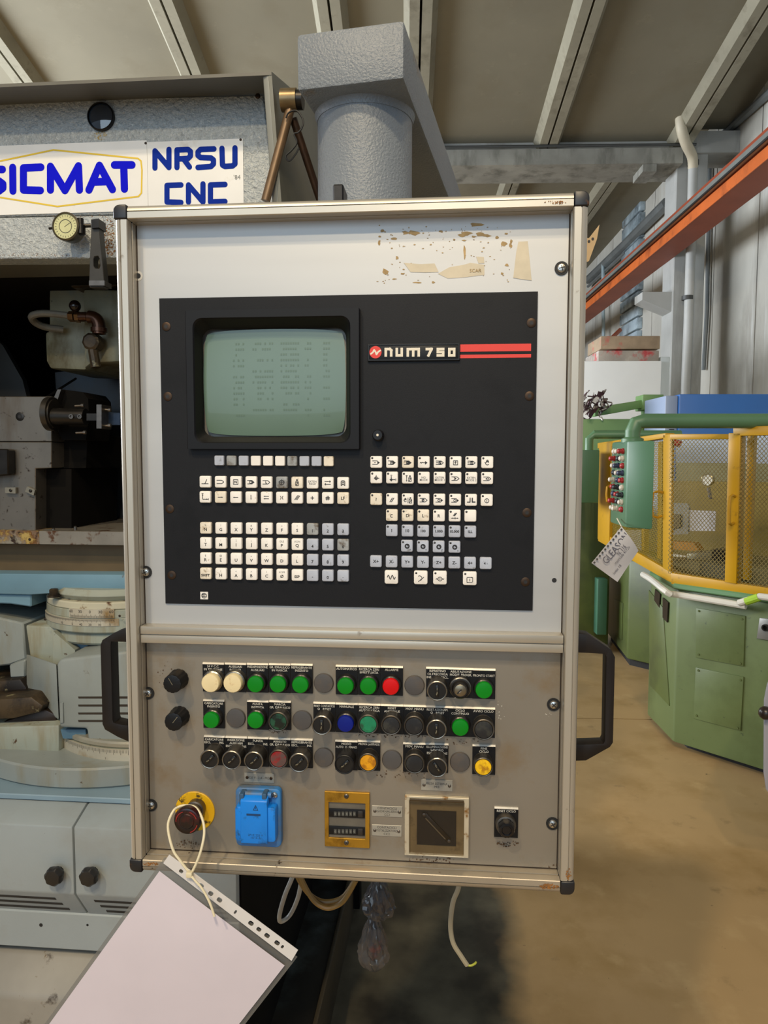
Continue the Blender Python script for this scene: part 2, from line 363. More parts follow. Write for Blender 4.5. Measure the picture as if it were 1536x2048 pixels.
# a strip of glass blocks let into the wall
v1 = huv(hu(1253, 500, UW))[1]; v0_ = huv(hu(1289, 500, UW))[1]
win = struct(put('window_1', None, None, Matrix.Translation(hall(UW, v1, 3))))
GLB = mat('glass_block', '#9fb0ba', 0.22, 0, 0.15, 3, stains=[('#5e6a72', 2.2, 0.5, 0.7)], spec=.7)
za, zb2 = hu(1270, 690, UW).z, hu(1270, 318, UW).z; n = 15
for k in range(n):
    z0 = za + (zb2 - za) * k / n; z1 = za + (zb2 - za) * (k + 1) / n - .03
    bm = nb(); hexa(bm, [hall(UW - .10, v0_, z0), hall(UW - .10, v1, z0), hall(UW - .10, v1, z1), hall(UW - .10, v0_, z1)], [hall(UW, v0_, z0), hall(UW, v1, z0), hall(UW, v1, z1), hall(UW, v0_, z1)]); struct(obj('glass_block', bm, GLB, win, bev=.015))
# ---------------------------------------------------------------- things on the wall
ORM = mat('orange_steel', '#c2622a', 0.5, 0, 0.08, 2, stains=[('#8f4520', 3, 0.58, 0.76)]); ORD = mat('primer_brown', '#8e4a34', 0.6, 0, 0.08, 2)
uf = 3.12
zA = hu(1355, (601 + 254) / 2, uf).z; zB_ = hu(1355, 480, uf).z
pt, pb = hu(1500, 288.5, uf), hu(1500, 348, uf); zA = pt.z; zB_ = pb.z
ub = huv(hit(1400, 475, hall(0, 0, zB_), (0, 0, 1)))[0]
crane = thing('crane_beam', 'orange steel crane runway beam running along the concrete wall under the ceiling', 'beam', hall(uf, 10, zB_))
va, vb_ = 3.5, 21
def uvbox(bm, u0, u1, v0, v1, z0, z1):
    hexa(bm, [hall(u0, v0, z0), hall(u1, v0, z0), hall(u1, v0, z1), hall(u0, v0, z1)], [hall(u0, v1, z0), hall(u1, v1, z0), hall(u1, v1, z1), hall(u0, v1, z1)])
bm = nb(); uvbox(bm, uf, ub, va, vb_, zB_, zB_ + .10); obj('bottom_flange', bm, ORD, crane)
bm = nb(); uvbox(bm, uf - .012, uf - .001, va, vb_, zB_ - .002, zB_ + .11); obj('flange_edge', bm, ORM, crane)
bm = nb(); uvbox(bm, (uf + ub) / 2 - .02, (uf + ub) / 2 + .02, va, vb_, zB_ + .10, zA - .04); obj('web', bm, ORM, crane)
bm = nb(); uvbox(bm, uf - .01, ub, va, vb_, zA - .045, zA); obj('top_flange', bm, mat('dark_orange', '#8c3d20', 0.55, 0, 0.08, 2), crane)
con = thing('cable_conduit', 'grey cable tray running along the front of the orange crane beam', 'conduit', hall(uf - .1, 10, zB_ + .2))
zm_ = zB_ + .18; bm = nb(); uvbox(bm, uf - .06, uf - .02, va, vb_, zB_ + .125, zA - .075); obj('tray', bm, mat('galvanised', '#8c918f', 0.45, 0.5, 0.1, 4), con)
bm = nb(); cyl(bm, hall(uf - .07, va, zB_ + .125), hall(uf - .07, vb_, zB_ + .125), .012, n=8); obj('black_cable', bm, BLACKR if 'BLACKR' in globals() else mat('black_rubber', '#121213', 0.6), con)
PIPEM = mat('pvc_pipe', '#c3bba6', 0.5, 0, 0.05, 3)
dp = thing('drain_pipe', 'cream plastic drain pipe dropping from the ceiling past the concrete column', 'pipe', hall(3.8, VB - .05, 0))
vp0 = huv(hit(1360, 238, hall(0, VB, zc0), cn))[1]
P = [hv(x, y, vp0 + (VB - .1 - vp0) * k) for x, y, k in ((1360, 225, 0), (1363, 258, 0), (1372, 287, .3), (1384, 312, .75), (1386, 335, 1), (1384, 420, 1), (1377, 640, 1), (1372, 760, 1))]
P.append(Vector((P[-1].x, P[-1].y, 0)))
bm = nb(); tube(bm, smooth(P[:5], 5), .062, 12); obj('pipe_bend', bm, PIPEM, dp)
bm = nb(); tube(bm, P[4:], .058, 12); obj('pipe_run', bm, mat('grey_pipe', '#aeb0ae', 0.5, 0, 0.05, 3), dp)
for x, y in ((1386, 326), (1375, 596)):
    c = hv(x, y, VB - .1); bm = nb(); cyl(bm, c - Vector((0, 0, .025)), c + Vector((0, 0, .025)), .072, n=14); obj('pipe_clip', bm, DARKC if 'DARKC' in globals() else mat('dark_conduit', '#4b4d4d', 0.5, 0.4), dp)
# conduits on the wall
def wallrun(name, lab, pts, r, m, cat='conduit'):
    bm = nb(); tube(bm, pts, r, 8); return tag(obj(name, bm, m), lab, cat)
GREYP = mat('grey_conduit', '#6f7475', 0.5, 0.3, 0.1, 3)
bm = nb(); pa, pb2 = hu(1536, 188, UW - .06), hu(1424, 290, UW - .06)
d = (pa - pb2); tubp = [pb2 - d * .0, pa + d * .6]; tube(bm, tubp, .05, 8); tag(obj('wall_duct', bm, GREYP), 'grey metal duct high on the wall below the roof slab edge', 'duct')
wallrun('cable_conduit', 'thin grey conduit dropping down the wall beside the concrete column', [hu(1420, 300, UW - .05), hu(1414, 620, UW - .05), hu(1407, 740, UW - .05)], .03, GREYP)
wallrun('cable_duct', 'dark cable duct on the far wall passing behind the column and glass blocks', [hu(1335, 405, UW - .1), hu(1250, 490, UW - .1), hu(1176, 560, UW - .1)], .09, GREYP, 'duct')
wallrun('wall_conduit', 'thin conduit on the far wall under the dark cable duct', [hu(1250, 505, UW - .1), hu(1176, 573, UW - .1)], .03, GREYP)
# ================================================================ THE HANGING CONTROL PANEL
ALU = mat('anodised_aluminium', '#bcb5a7', 0.36, 0.55, 0.05, 5, stains=[('#6b5236', 26, 0.74, 0.84)], stretch=(1, 1, 0.15))
ALUD = mat('worn_aluminium', '#ada392', 0.42, 0.5, 0.07, 5, stains=[('#3f2c1a', 60, 0.72, 0.78), ('#7a5a34', 22, 0.70, 0.86)])
PLATE = mat('brushed_plate', '#b9b9b8', 0.52, 0.55, 0.035, 3, stretch=(0.4, 1, 4))
PLATEL = mat('brushed_lower_plate', '#958d80', 0.48, 0.6, 0.05, 4, stains=[('#8d7c64', 14, 0.60, 0.78)])  # same sheet as the upper plate, its darker warm reflection put into the colour
BLACKP = mat('black_front', '#121215', 0.55, 0, 0.08, 5, spec=.25, stains=[('#0d0d10', 18, 0.6, 0.75)], bump=0.05, bs=900)
BLACK = mat('black_plastic', '#121214', 0.42, 0, 0.06, spec=.3)
BLACKR = mat('black_rubber', '#121213', 0.6, 0, 0.05)
CAPM = mat('corner_plastic', '#1c1c1f', 0.38, 0, 0.1, 30, stains=[('#5a3a1e', 70, 0.66, 0.74)])
HANDM = mat('handle_plastic', '#1d1815', 0.45, 0, 0.1, 20, spec=.3)
STEEL = mat('bright_steel', '#c4c0b8', 0.28, 1.0, 0.06, 40)
DSTEEL = mat('tarnished_steel', '#6c6660', 0.38, 0.9, 0.12, 60)
BRONZE = mat('dark_screw', '#3b2b1d', 0.45, 0.6, 0.1, 60)
KEYW = mat('cream_key', '#e8e4de', 0.4, 0, 0.03, 60, stains=[('#a08a66', 120, 0.74, 0.84)])
KEYD = mat('soiled_cream_key', '#ded5c4', 0.42, 0, 0.05, 60, stains=[('#8d7657', 160, 0.62, 0.80)])
KEYG = mat('grey_key', '#a9afbd', 0.4, 0, 0.03, 60, stains=[('#6d6a66', 110, 0.66, 0.80)])
KEYGD = mat('soiled_grey_key', '#949798', 0.42, 0, 0.06, 60, stains=[('#5c5040', 90, 0.55, 0.72)])
INK = mat('key_ink', '#1b1b1d', 0.6, 0, 0)
LEDM = mat('lamp_dot', '#3a3733', 0.35, 0, 0)
LETW = mat('white_lettering', '#c9c4b8', 0.6, 0, 0.08, 300)
LETB = mat('engraved_lettering', '#2a2622', 0.6, 0, 0)
REDP = mat('red_paint', '#d8382c', 0.5, 0, 0.03)
CREAMP = mat('cream_paint', '#ded6c4', 0.5, 0, 0.03)

YB, YP = 0.024, 0.0265
HW, HH = 0.2925, 0.4349
RW = 0.0175
panel = thing('control_panel', 'hanging aluminium framed machine control panel with screen, keypad and rows of buttons', 'control panel', (0, 0.06, ZC - HH))
# housing behind the frame
bm = nb(); bx(bm, -HW + 0.004, HW - 0.004, 0.045, 0.15, ZC - HH + 0.004, ZC + HH - 0.004)
obj('housing', bm, mat('housing_grey', '#8c8b86', 0.5, 0.2), panel, bev=0.004)
# frame rails: a rounded outer bead, a groove and a flat inner face
SEC = [(0, 0.032), (0, 0.0075)] + [(0.0075 - 0.0075 * math.cos(a), 0.0075 - 0.0075 * math.sin(a)) for a in (0.4, 0.8, 1.2, 1.57)] + \
      [(0.0077, 0.0022), (0.0087, 0.0022), (0.0088, 0.0), (RW - 0.0012, 0.0), (RW - 0.0004, 0.0008), (RW, 0.0022), (RW, 0.0115), (RW - 0.0025, 0.012), (RW - 0.0025, 0.0145), (RW, 0.015), (RW, 0.034)]
def rail(a, b, inward, m):
    a, b, inward = Vector(a), Vector(b), Vector(inward); bm = nb()
    prism(bm, [a + inward * s + Vector((0, y, 0)) for s, y in SEC], b - a)
    obj('frame_rail', bm, m, panel, ang=0.45)
CS = 0.0178
rail((-HW + CS, 0, ZC + HH), (HW - CS, 0, ZC + HH), (0, 0, -1), ALU)
rail((-HW + CS, 0, ZC - HH), (HW - CS, 0, ZC - HH), (0, 0, 1), ALUD)
rail((-HW, 0, ZC - HH + CS), (-HW, 0, ZC + HH - CS), (1, 0, 0), ALU)
rail((HW, 0, ZC - HH + CS), (HW, 0, ZC + HH - CS), (-1, 0, 0), ALU)
for sx in (-1, 1):
    for sz in (-1, 1):
        bm = nb(); r = 0.008
        o_ = [(0, 0), (CS, 0), (CS, CS)] ; pts = [(CS, 0), (CS, CS), (0, CS)] + [(r - r * math.cos(t), r - r * math.sin(t)) for t in (0, 0.4, 0.8, 1.2, 1.5708)]
        prism(bm, [Vector((sx * (HW + 0.0006 - p), -0.001, ZC + sz * (HH + 0.0006 - q))) for p, q in pts], (0, 0.033, 0))
        obj('corner_cap', bm, CAPM, panel, bev=0.0022, seg=3, ang=0.5)
# plates
zt = at(700, 1262, 0.008).z; zb_ = at(700, 1296, 0.008).z
R2D = lambda x0, x1, z0, z1, y: [Vector((x0, y, z0)), Vector((x1, y, z0)), Vector((x1, y, z1)), Vector((x0, y, z1))]
k1, k2 = at(382, 634, YP), at(708, 892, YP)
bm = nb(); ringprism(bm, R2D(-HW + RW - 0.001, HW - RW + 0.001, zb_ + 0.004, ZC + HH - RW + 0.001, YP), R2D(k1.x, k2.x, k2.z, k1.z, YP), (0, .006, 0)); obj('upper_plate', bm, PLATE, panel)
bm = nb(); bx(bm, -HW + RW - 0.001, HW - RW + 0.001, YP, YP + 0.006, ZC - HH + RW - 0.001, zb_ + 0.003); obj('lower_plate', bm, PLATEL, panel)
zm = (zt + zb_) / 2
bm = nb(); bx(bm, -HW + RW + 0.001, HW - RW - 0.001, 0.008, YP, zm + 0.0008, zt); bx(bm, -HW + RW + 0.001, HW - RW - 0.001, 0.0085, YP, zb_, zm - 0.0006)
bx(bm, -HW + RW + 0.001, HW - RW - 0.001, 0.011, YP, zm - 0.001, zm + 0.001)
obj('middle_rail', bm, ALU, panel, bev=0.0006)
# handles at both sides
def handle(outer, inner, y0, y1):
    bm = nb(); O = [at(a, b, y0) for a, b in outer]; I = [at(a, b, y0) for a, b in inner]
    ringprism(bm, O, I, (0, y1 - y0, 0)); obj('side_handle', bm, HANDM, panel, bev=0.0022, seg=2)
handle([(262, 1255), (228, 1266), (205, 1280), (201, 1290), (205, 1448), (210, 1459), (236, 1474), (264, 1486)],
       [(262, 1284), (240, 1283.5), (222, 1283), (221, 1291), (225, 1440), (227, 1446), (244, 1450), (264, 1452)], 0.035, 0.058)
handle([(1150, 1266), (1178, 1270), (1222, 1299), (1230, 1314), (1226, 1485), (1220, 1494), (1172, 1521), (1144, 1522)],
       [(1150, 1305), (1180, 1306), (1210, 1308), (1213, 1314), (1210, 1482), (1207, 1488), (1180, 1489), (1144, 1490)], 0.035, 0.058)

# screws
def screw(px, py, y, r, m, washer=None, parent=panel, cross=True, h=0.003, name='screw', nrm=None):
    c = at(px, py, y - h)
    c.y = y; bm = nb()
    lathe(bm, c, (0, -1, 0), [(r, 0), (r, h * .5), (r * .8, h * .85), (r * .45, h)], 18)
    s = obj(name, bm, m, parent)
    if washer:
        bm = nb(); lathe(bm, c, (0, -1, 0), [(r * 1.5, 0), (r * 1.5, 0.0016), (r * .9, 0.0016)], 20); obj('washer', bm, washer, s)
    bm = nb()
    if cross:
        a = random.uniform(0, 1.5); L = r * .55
        strokes(bm, [[(-L * math.cos(a), -L * math.sin(a)), (L * math.cos(a), L * math.sin(a))], [(L * math.sin(a), -L * math.cos(a)), (-L * math.sin(a), L * math.cos(a))]], r * .22, c + Vector((0, -h, 0)), cap=False)
    else:
        strokes(bm, [('f', [(r * .42 * math.cos(k * PI / 3), r * .42 * math.sin(k * PI / 3)) for k in range(6)])], 1, c + Vector((0, -h, 0)))
    obj('screw_recess', bm, INK, s)
    return s
for px, py in ((289, 1145), (1124, 535), (294, 1388), (300, 1613), (1108, 1411), (1106, 1650)):
    screw(px, py, YP, 0.0056, STEEL, BLACKR, h=0.0045)
bm = nb(); c = at(276.5, 552, YP); lathe(bm, c, (0, -1, 0), [(0.0062, 0), (0.0062, 0.0004), (0.0034, 0.0004)], 20, cap1=False)
w_ = obj('hole_washer', bm, mat('pale_ring', '#d8d4cc', 0.5), panel)
bm = nb(); lathe(bm, c, (0, -1, 0), [(0.0035, 0), (0.0035, 0.00045)], 16); obj('hole', bm, INK, w_)
bm = nb(); lathe(bm, at(1108.5, 1160.5, YP), (0, -1, 0), [(0.003, 0), (0.003, 0.0003)], 14); obj('screw_hole', bm, INK, panel)

# dirt and oil specks of their own shape on the lower plate
def specks(name, regs, m, y=YP, parent=None):
    bm = nb()
    for cx, cy, rx, ry, n, s in regs:
        for k in range(n):
            a, q = random.uniform(0, 2 * PI), math.sqrt(random.random()); px, py, r = cx + rx * q * math.cos(a), cy + ry * q * math.sin(a), random.uniform(.3, 1) * s
            c = at(px, py, y); e_ = -.0002 - 3e-6 * len(bm.faces) / 9; prism(bm, [c + Vector((r * .00065 * random.uniform(.6, 1.4) * math.cos(t), e_, r * .00065 * random.uniform(.6, 1.2) * math.sin(t))) for t in (0, .9, 1.8, 2.7, 3.6, 4.5, 5.4)], (0, .00012, 0))
    o = obj(name, bm, m, parent or panel); o['kind'] = 'stuff'
# torn sticker remains at the top right of the upper plate
TAPE = mat('old_tape', '#c8bea8', 0.6, 0, 0.05, 40); GLUE = mat('dried_glue', '#a58b5e', 0.7, 0, 0.15, 80)
Z1 = lambda pts: [(700 + x * .32552, 370 + y * .32552) for x, y in pts]
flat(Z1([(1035, 348), (1092, 345), (1105, 470), (1116, 586), (1060, 580), (1003, 570), (1022, 410)]), YP, TAPE, 'sticker_remnant', panel, 0.0006)
flat(Z1([(330, 478), (430, 486), (520, 482), (545, 535), (460, 538), (372, 535)]), YP, TAPE, 'sticker_remnant', panel, 0.0005)
flat(Z1([(540, 545), (610, 505), (700, 490), (740, 478), (825, 490), (826, 552), (700, 568), (600, 574)]), YP, TAPE, 'sticker_remnant', panel, 0.0004)
flat(Z1([(775, 440), (822, 442), (826, 480), (790, 482)]), YP, TAPE, 'sticker_remnant', panel, 0.0004)
label_text('SCAR', at(951, 541, YP - .0009), 0.006, GLUE, panel, 'faded_print')
bm = nb()
def blob(cx, cy, rx, ry, n=9):
    ph = random.uniform(0, 6); pts = []
    for k in range(n):
        a = 2 * PI * k / n; s = random.uniform(.55, 1.15); pts.append(at(700 + (cx + rx * s * math.cos(a)) * .32552, 370 + (cy + ry * s * math.sin(a)) * .32552, YP - .0002) - Vector((0, 3e-7 * len(bm.faces), 0)))
    prism(bm, pts, (0, .0001, 0))
for a in ((395, 296, 46, 20), (340, 292, 22, 14), (715, 296, 40, 18), (690, 310, 30, 12), (775, 243, 48, 13), (800, 302, 30, 14), (840, 312, 28, 10), (760, 318, 20, 8), (948, 362, 20, 18), (985, 372, 12, 18), (905, 322, 14, 10), (215, 530, 22, 22), (322, 546, 18, 9), (705, 420, 9, 52), (290, 448, 14, 12), (180, 352, 10, 18), (200, 282, 12, 10), (182, 318, 12, 7), (265, 330, 22, 9), (415, 600, 30, 5), (512, 598, 12, 7), (560, 285, 14, 8), (965, 492, 14, 9), (935, 545, 12, 9), (700, 340, 16, 5), (272, 578, 16, 5), (990, 350, 8, 16), (960, 300, 12, 6), (640, 335, 10, 7)):
    blob(*a)
for k in range(90):
    blob(random.uniform(170, 1000), random.choice([random.uniform(240, 380), random.uniform(380, 610)]), random.uniform(2, 9), random.uniform(2, 5), 5)
o = obj('glue_specks', bm, GLUE, panel); o['kind'] = 'stuff'

# ------------------------------------------------------------- black front with screen and keys
FX, FZ = 0.2413, 0.1996; FC = Vector((-0.0040, 0, ZC + 0.1247))
bm = nb(); ringprism(bm, R2D(FC.x - FX, FC.x + FX, FC.z - FZ, FC.z + FZ, YB), R2D(k1.x, k2.x, k2.z, k1.z, YB), (0, YP - YB - .0002, 0)); obj('black_front_plate', bm, BLACKP, panel)
for px, py in ((332, 653), (335, 793), (339, 1018), (343, 1150.5), (1063, 645.5), (1059, 792), (1054, 1025.5), (1051, 1164)):
    screw(px, py, YB, 0.0058, BRONZE, None, cross=False, h=0.0012, name='socket_screw')
# screen bezel
BZ = mat('screen_bezel', '#0f0f12', 0.5, 0, 0.05, spec=.25); BZI = mat('bezel_slope', '#141110', 0.5, 0, 0.05, spec=.3)
yb = YB - 0.010
o1 = at(369.5, 621, yb); o2 = at(719, 898, yb)
e1 = at(384.5, 636, yb); e2 = at(701, 886, yb)
s1 = at(408, 662, YB + .012); s2 = at(690, 870, YB + .012)
outer = rrect(o1.x, o2.x, o2.z, o1.z, 0.001, 6); inner = rrect(e1.x, e2.x, e2.z, e1.z, 0.012, 6); scr = rrect(s1.x - .002, s2.x + .002, s2.z - .002, s1.z + .002, 0.014, 6)
bm = nb()
def loop(pts, y): return [bm.verts.new((x, y, z)) for x, z in pts]
def bridge(a, b):
    for i in range(len(a)):
        j = (i + 1) % len(a); bm.faces.new((a[i], a[j], b[j], b[i]))
L0 = loop(outer, YB); L1 = loop(outer, yb + .0008); L2 = loop([(x * 1 + (.0008 if x < FC.x - .1 else -.0008), z) for x, z in outer], yb); L3 = loop(inner, yb)
inn2 = rrect(e1.x + .0015, e2.x - .0015, e2.z + .0015, e1.z - .0015, 0.012, 6); L4 = loop(inn2, yb + .002)
bridge(L0, L1); bridge(L1, L2); bridge(L2, L3); bridge(L3, L4)
bez = obj('screen_bezel', bm, BZ, panel, ang=0.5)
bm = nb(); A = loop(inn2, yb + .002); B_ = loop(scr, YB + .011); bridge(A, B_); obj('bezel_slope', bm, BZI, bez)
# bulging screen glass
PH = mat('phosphor_glass', '#586e5b', 0.28, 0, 0.025, 14, spec=0.6, coat=0.25)
bm = nb(); nx, nz = 28, 22; cx, cz = (s1.x + s2.x) / 2, (s1.z + s2.z) / 2; ax, az = (s2.x - s1.x) / 2, (s1.z - s2.z) / 2
def bulge(u, v): return YB + .011 - .006 * (1 - .5 * u * u - .5 * v * v) + .003
V = {}
for i in range(nx + 1):
    for j in range(nz + 1):
        u, v = -1 + 2 * i / nx, -1 + 2 * j / nz
        # rounded pillow outline
        uu = u * (1 - .028 * v * v - .03 * (abs(u * v) ** 7)); vv = v * (1 - .035 * u * u - .04 * (abs(u * v) ** 7))
        V[i, j] = bm.verts.new((cx + ax * uu * 1.015, bulge(u, v), cz + az * vv * 1.015))
for i in range(nx):
    for j in range(nz): bm.faces.new((V[i, j], V[i + 1, j], V[i + 1, j + 1], V[i, j + 1]))
scrn = obj('screen', bm, PH, bez, ang=1.5)
# burnt-in rows of old readings
BURN = mat('burnt_in', '#566b59', 0.3, 0, 0)
bm = nb()
for rI, row in enumerate(range(14)):
    v = .72 - rI * .105
    for c0, c1 in ((-.58, -.42), (-.3, -.02), (.1, .34), (.44, .52), (.7, .78)):
        if random.random() < .25: continue
        u = c0
        while u < c1:
            if random.random() < .7:
                vs4 = []
                for du, dv in ((0, 0), (.022, 0), (.022, .04), (0, .04)):
                    a, b = u + du, v + dv; vs4.append(bm.verts.new((cx + ax * a, bulge(a, b) - .0003, cz + az * b)))
                bm.faces.new(vs4)
            u += .034
put('burnt_in_readings', mesh(bm, 'burnt_in', BURN), bez)['kind'] = 'stuff'

# badge and stripes
b1 = at(735, 688, YB - .003); b2 = at(920, 721, YB - .003)
bm = nb(); bx(bm, b1.x, b2.x, YB - .003, YB, b2.z, b1.z); badge = obj('badge', bm, BLACK, panel, bev=0.0009)
bm = nb(); ringprism(bm, [Vector((x, YB - .0038, z)) for x, z in rrect(b1.x + .0006, b2.x - .0006, b2.z + .0006, b1.z - .0006, .001)],
                     [Vector((x, YB - .0038, z)) for x, z in rrect(b1.x + .0022, b2.x - .0022, b2.z + .0022, b1.z - .0022, .001)], (0, .001, 0)); obj('badge_rim', bm, BLACK, badge)
c = at(751, 704.5, YB - .0032); bm = nb(); lathe(bm, c, (0, -1, 0), [(0.0077, 0), (0.0077, 0.0004)], 28); disc = obj('emblem', bm, REDP, badge)
bm = nb(); k = .0068; strokes(bm, [[(-.85, -.3), (-.45, .0), (-.25, .42), (.02, .05), (.2, -.42), (.5, .05), (.9, .3)]], .0021, c + Vector((0, -.0004, 0)), k, k); obj('emblem_wave', bm, CREAMP, disc)
# stencil style square letters "num 750": each letter in a 0..1 box
LN = {'n': [[(0, 0), (0, 1), (.75, 1), (1, .8), (1, 0)]], 'u': [[(0, 1), (0, 0), (1, 0), (1, 1)]],
      'm': [[(0, 0), (0, 1), (1, 1), (1, 0)], [(.5, 1), (.5, 0)]], '7': [[(0, 1), (.95, 1), (.35, 0)]],
      '5': [[(1, 1), (0, 1), (0, .52), (1, .52), (1, 0), (0, 0)]], '0': [[(0, 0), (0, 1), (1, 1), (1, 0), (0, 0)]]}
bm = nb()
for ch, x0, x1 in (('n', 769, 785), ('u', 791, 806), ('m', 813, 840), ('7', 851, 866), ('5', 873, 889), ('0', 896, 911)):
    p = at(x0, 713.5, YB - .0031); q = at(x1, 695.5, YB - .0031); wd = .0032
    strokes(bm, LN[ch], wd, (p.x + wd / 2, p.y, p.z + wd / 2), q.x - p.x - wd, q.z - p.z - wd, cap=False)
obj('badge_lettering', bm, CREAMP, badge)
for (x0, y0, x1, y1) in ((920, 688, 1062, 702), (920, 709, 1062, 715)):
    p = at(x0, y0 + (1 if y1 < 705 else .6), YB); q = at(x1, y1, YB); bm = nb(); bx(bm, p.x, q.x, YB - .0003, YB, q.z, p.z); obj('red_stripe', bm, REDP, panel)
specks('oil_specks', ((556, 1463, 22, 4, 26, 1.6), (800, 1470, 90, 5, 60, 1.8), (815, 1548, 70, 8, 40, 1.8), (925, 1480, 40, 10, 20, 1.6), (860, 1720, 50, 7, 36, 1.8), (1014, 1686, 22, 7, 34, 2.0), (376, 1688, 24, 9, 40, 1.6), (340, 1735, 40, 3, 20, 1.8), (800, 1745, 200, 3, 30, 1.4), (1110, 1740, 20, 12, 20, 1.8), (330, 1345, 14, 30, 14, 1.5)), mat('oil_speck', '#4a3115', 0.6, 0, 0.3, 80))
RUSTS = mat('rust_bloom', '#8a5a24', 0.7, 0, 0.3, 90)
specks('rust_specks', ((302, 1728, 16, 3, 60, 1.5), (1098, 1772, 20, 5, 90, 1.7), (1137, 1748, 5, 12, 40, 1.4), (1110, 405, 22, 3, 50, 1.2)), RUSTS, 0.0)
for x0, x1, z0, z1 in ((-HW + RW - .001, HW - RW + .001, ZC - HH + RW - .0002, ZC - HH + RW + .0014), (-HW + RW - .0002, -HW + RW + .0012, ZC - HH + RW, ZC + HH - RW), (HW - RW - .0012, HW - RW + .0002, ZC - HH + RW, ZC + HH - RW)):
    bm = nb(); bx(bm, x0, x1, YP - .0004, YP + .001, z0, z1); obj('dirty_seam', bm, mat('seam_dirt', '#2a1e12', 0.8, 0, 0.2, 60), panel)
specks('white_flecks', ((1000, 1420, 12, 20, 14, .9), (1098, 1430, 10, 8, 6, 1.0)), mat('white_fleck', '#d8d4c8', 0.5))
# small round black knob beside the screen
c = at(755, 870, YB - .012); c.y = YB; bm = nb()
lathe(bm, c, (0, -1, 0), [(.0075, 0), (.0075, .003), (.0066, .004), (.0066, .011), (.0058, .012)], 24); kn = obj('brightness_knob', bm, BLACK, panel)
bm = nb(); lathe(bm, c + Vector((0, -.012, 0)), (0, -1, 0), [(.0016, 0), (.0016, .0002)], 10); obj('knob_dot', bm, CREAMP, kn)

# keys: one shape, four finishes
def key_mesh(a, m, h=.0048):
    bm = nb(); r = a * .26
    def lp(s, y, rr): return [bm.verts.new((x, y, z)) for x, z in rrect(-a * s, a * s, -a * s, a * s, rr, 4)]
    A = lp(1, 0, r); B = lp(1, -h * .72, r); C = lp(.96, -h * .92, r); D = lp(.88, -h, r * .9)
    for p, q in ((A, B), (B, C), (C, D)):
        for i in range(len(p)):
            j = (i + 1) % len(p); bm.faces.new((p[i], p[j], q[j], q[i]))
    bm.faces.new(D); return mesh(bm, 'key', m, 0.5)
KH = .0048
KM = {k: key_mesh(.0076, m) for k, m in (('w', KEYW), ('d', KEYD), ('g', KEYG), ('x', KEYGD))}
KS = {k: key_mesh(.0064, m) for k, m in (('w', KEYW), ('d', KEYD), ('g', KEYG), ('x', KEYGD))}
KB = {k: key_mesh(.0088, m) for k, m in (('w', KEYW), ('d', KEYD), ('g', KEYG), ('x', KEYGD))}
bm = nb(); lathe(bm, (0, 0, 0), (0, -1, 0), [(.0014, 0), (.0014, .0003), (.0007, .0005)], 10); LED = mesh(bm, 'lamp_dot', LEDM)
prog = [(-.75, .36), (.3, .36), (.75, 0), (.3, -.36), (-.75, -.36)]
tri = ('f', [(.25, .38), (.75, 0), (.25, -.38)])
sq = lambda r, cx=0, cz=0: [(cx - r, cz - r), (cx + r, cz - r), (cx + r, cz + r), (cx - r, cz + r), (cx - r, cz - r)]
ends = [[(-.75, .36), (.25, .36)], [(-.75, -.36), (.25, -.36)], tri]
tool = [[(-.28, -.62), (-.28, .15), (-.12, .3), (-.12, .5), (.12, .5), (.12, .3), (.28, .15), (.28, -.62), (-.28, -.62)], [(-.28, .1), (.28, .1)], [(-.2, -.45), (.2, -.02)], [(-.12, .62), (.12, .62)]]
off = lambda ls, dx, dz, s=1: [('f', [(x * s + dx, z * s + dz) for x, z in l[1]]) if l[0] == 'f' else [(x * s + dx, z * s + dz) for x, z in l] for l in ls]
arr = lambda x0, x1, z, h=.18: [[(x0, z), (x1, z)], [(x1 - math.copysign(h, x1 - x0), z + h), (x1, z), (x1 - math.copysign(h, x1 - x0), z - h)]]
hand = [arc(0, -.1, .33, 30, 330, 8), [(-.2, .1), (-.2, .45)], [(-.05, .2), (-.05, .6)], [(.1, .2), (.1, .58)], [(.24, .1), (.24, .42)], [(-.32, -.1), (-.5, .12)]]
sine = lambda x0, x1, amp, n=2: [(x0 + (x1 - x0) * i / 24, amp * math.sin(2 * PI * n * i / 24)) for i in range(25)]
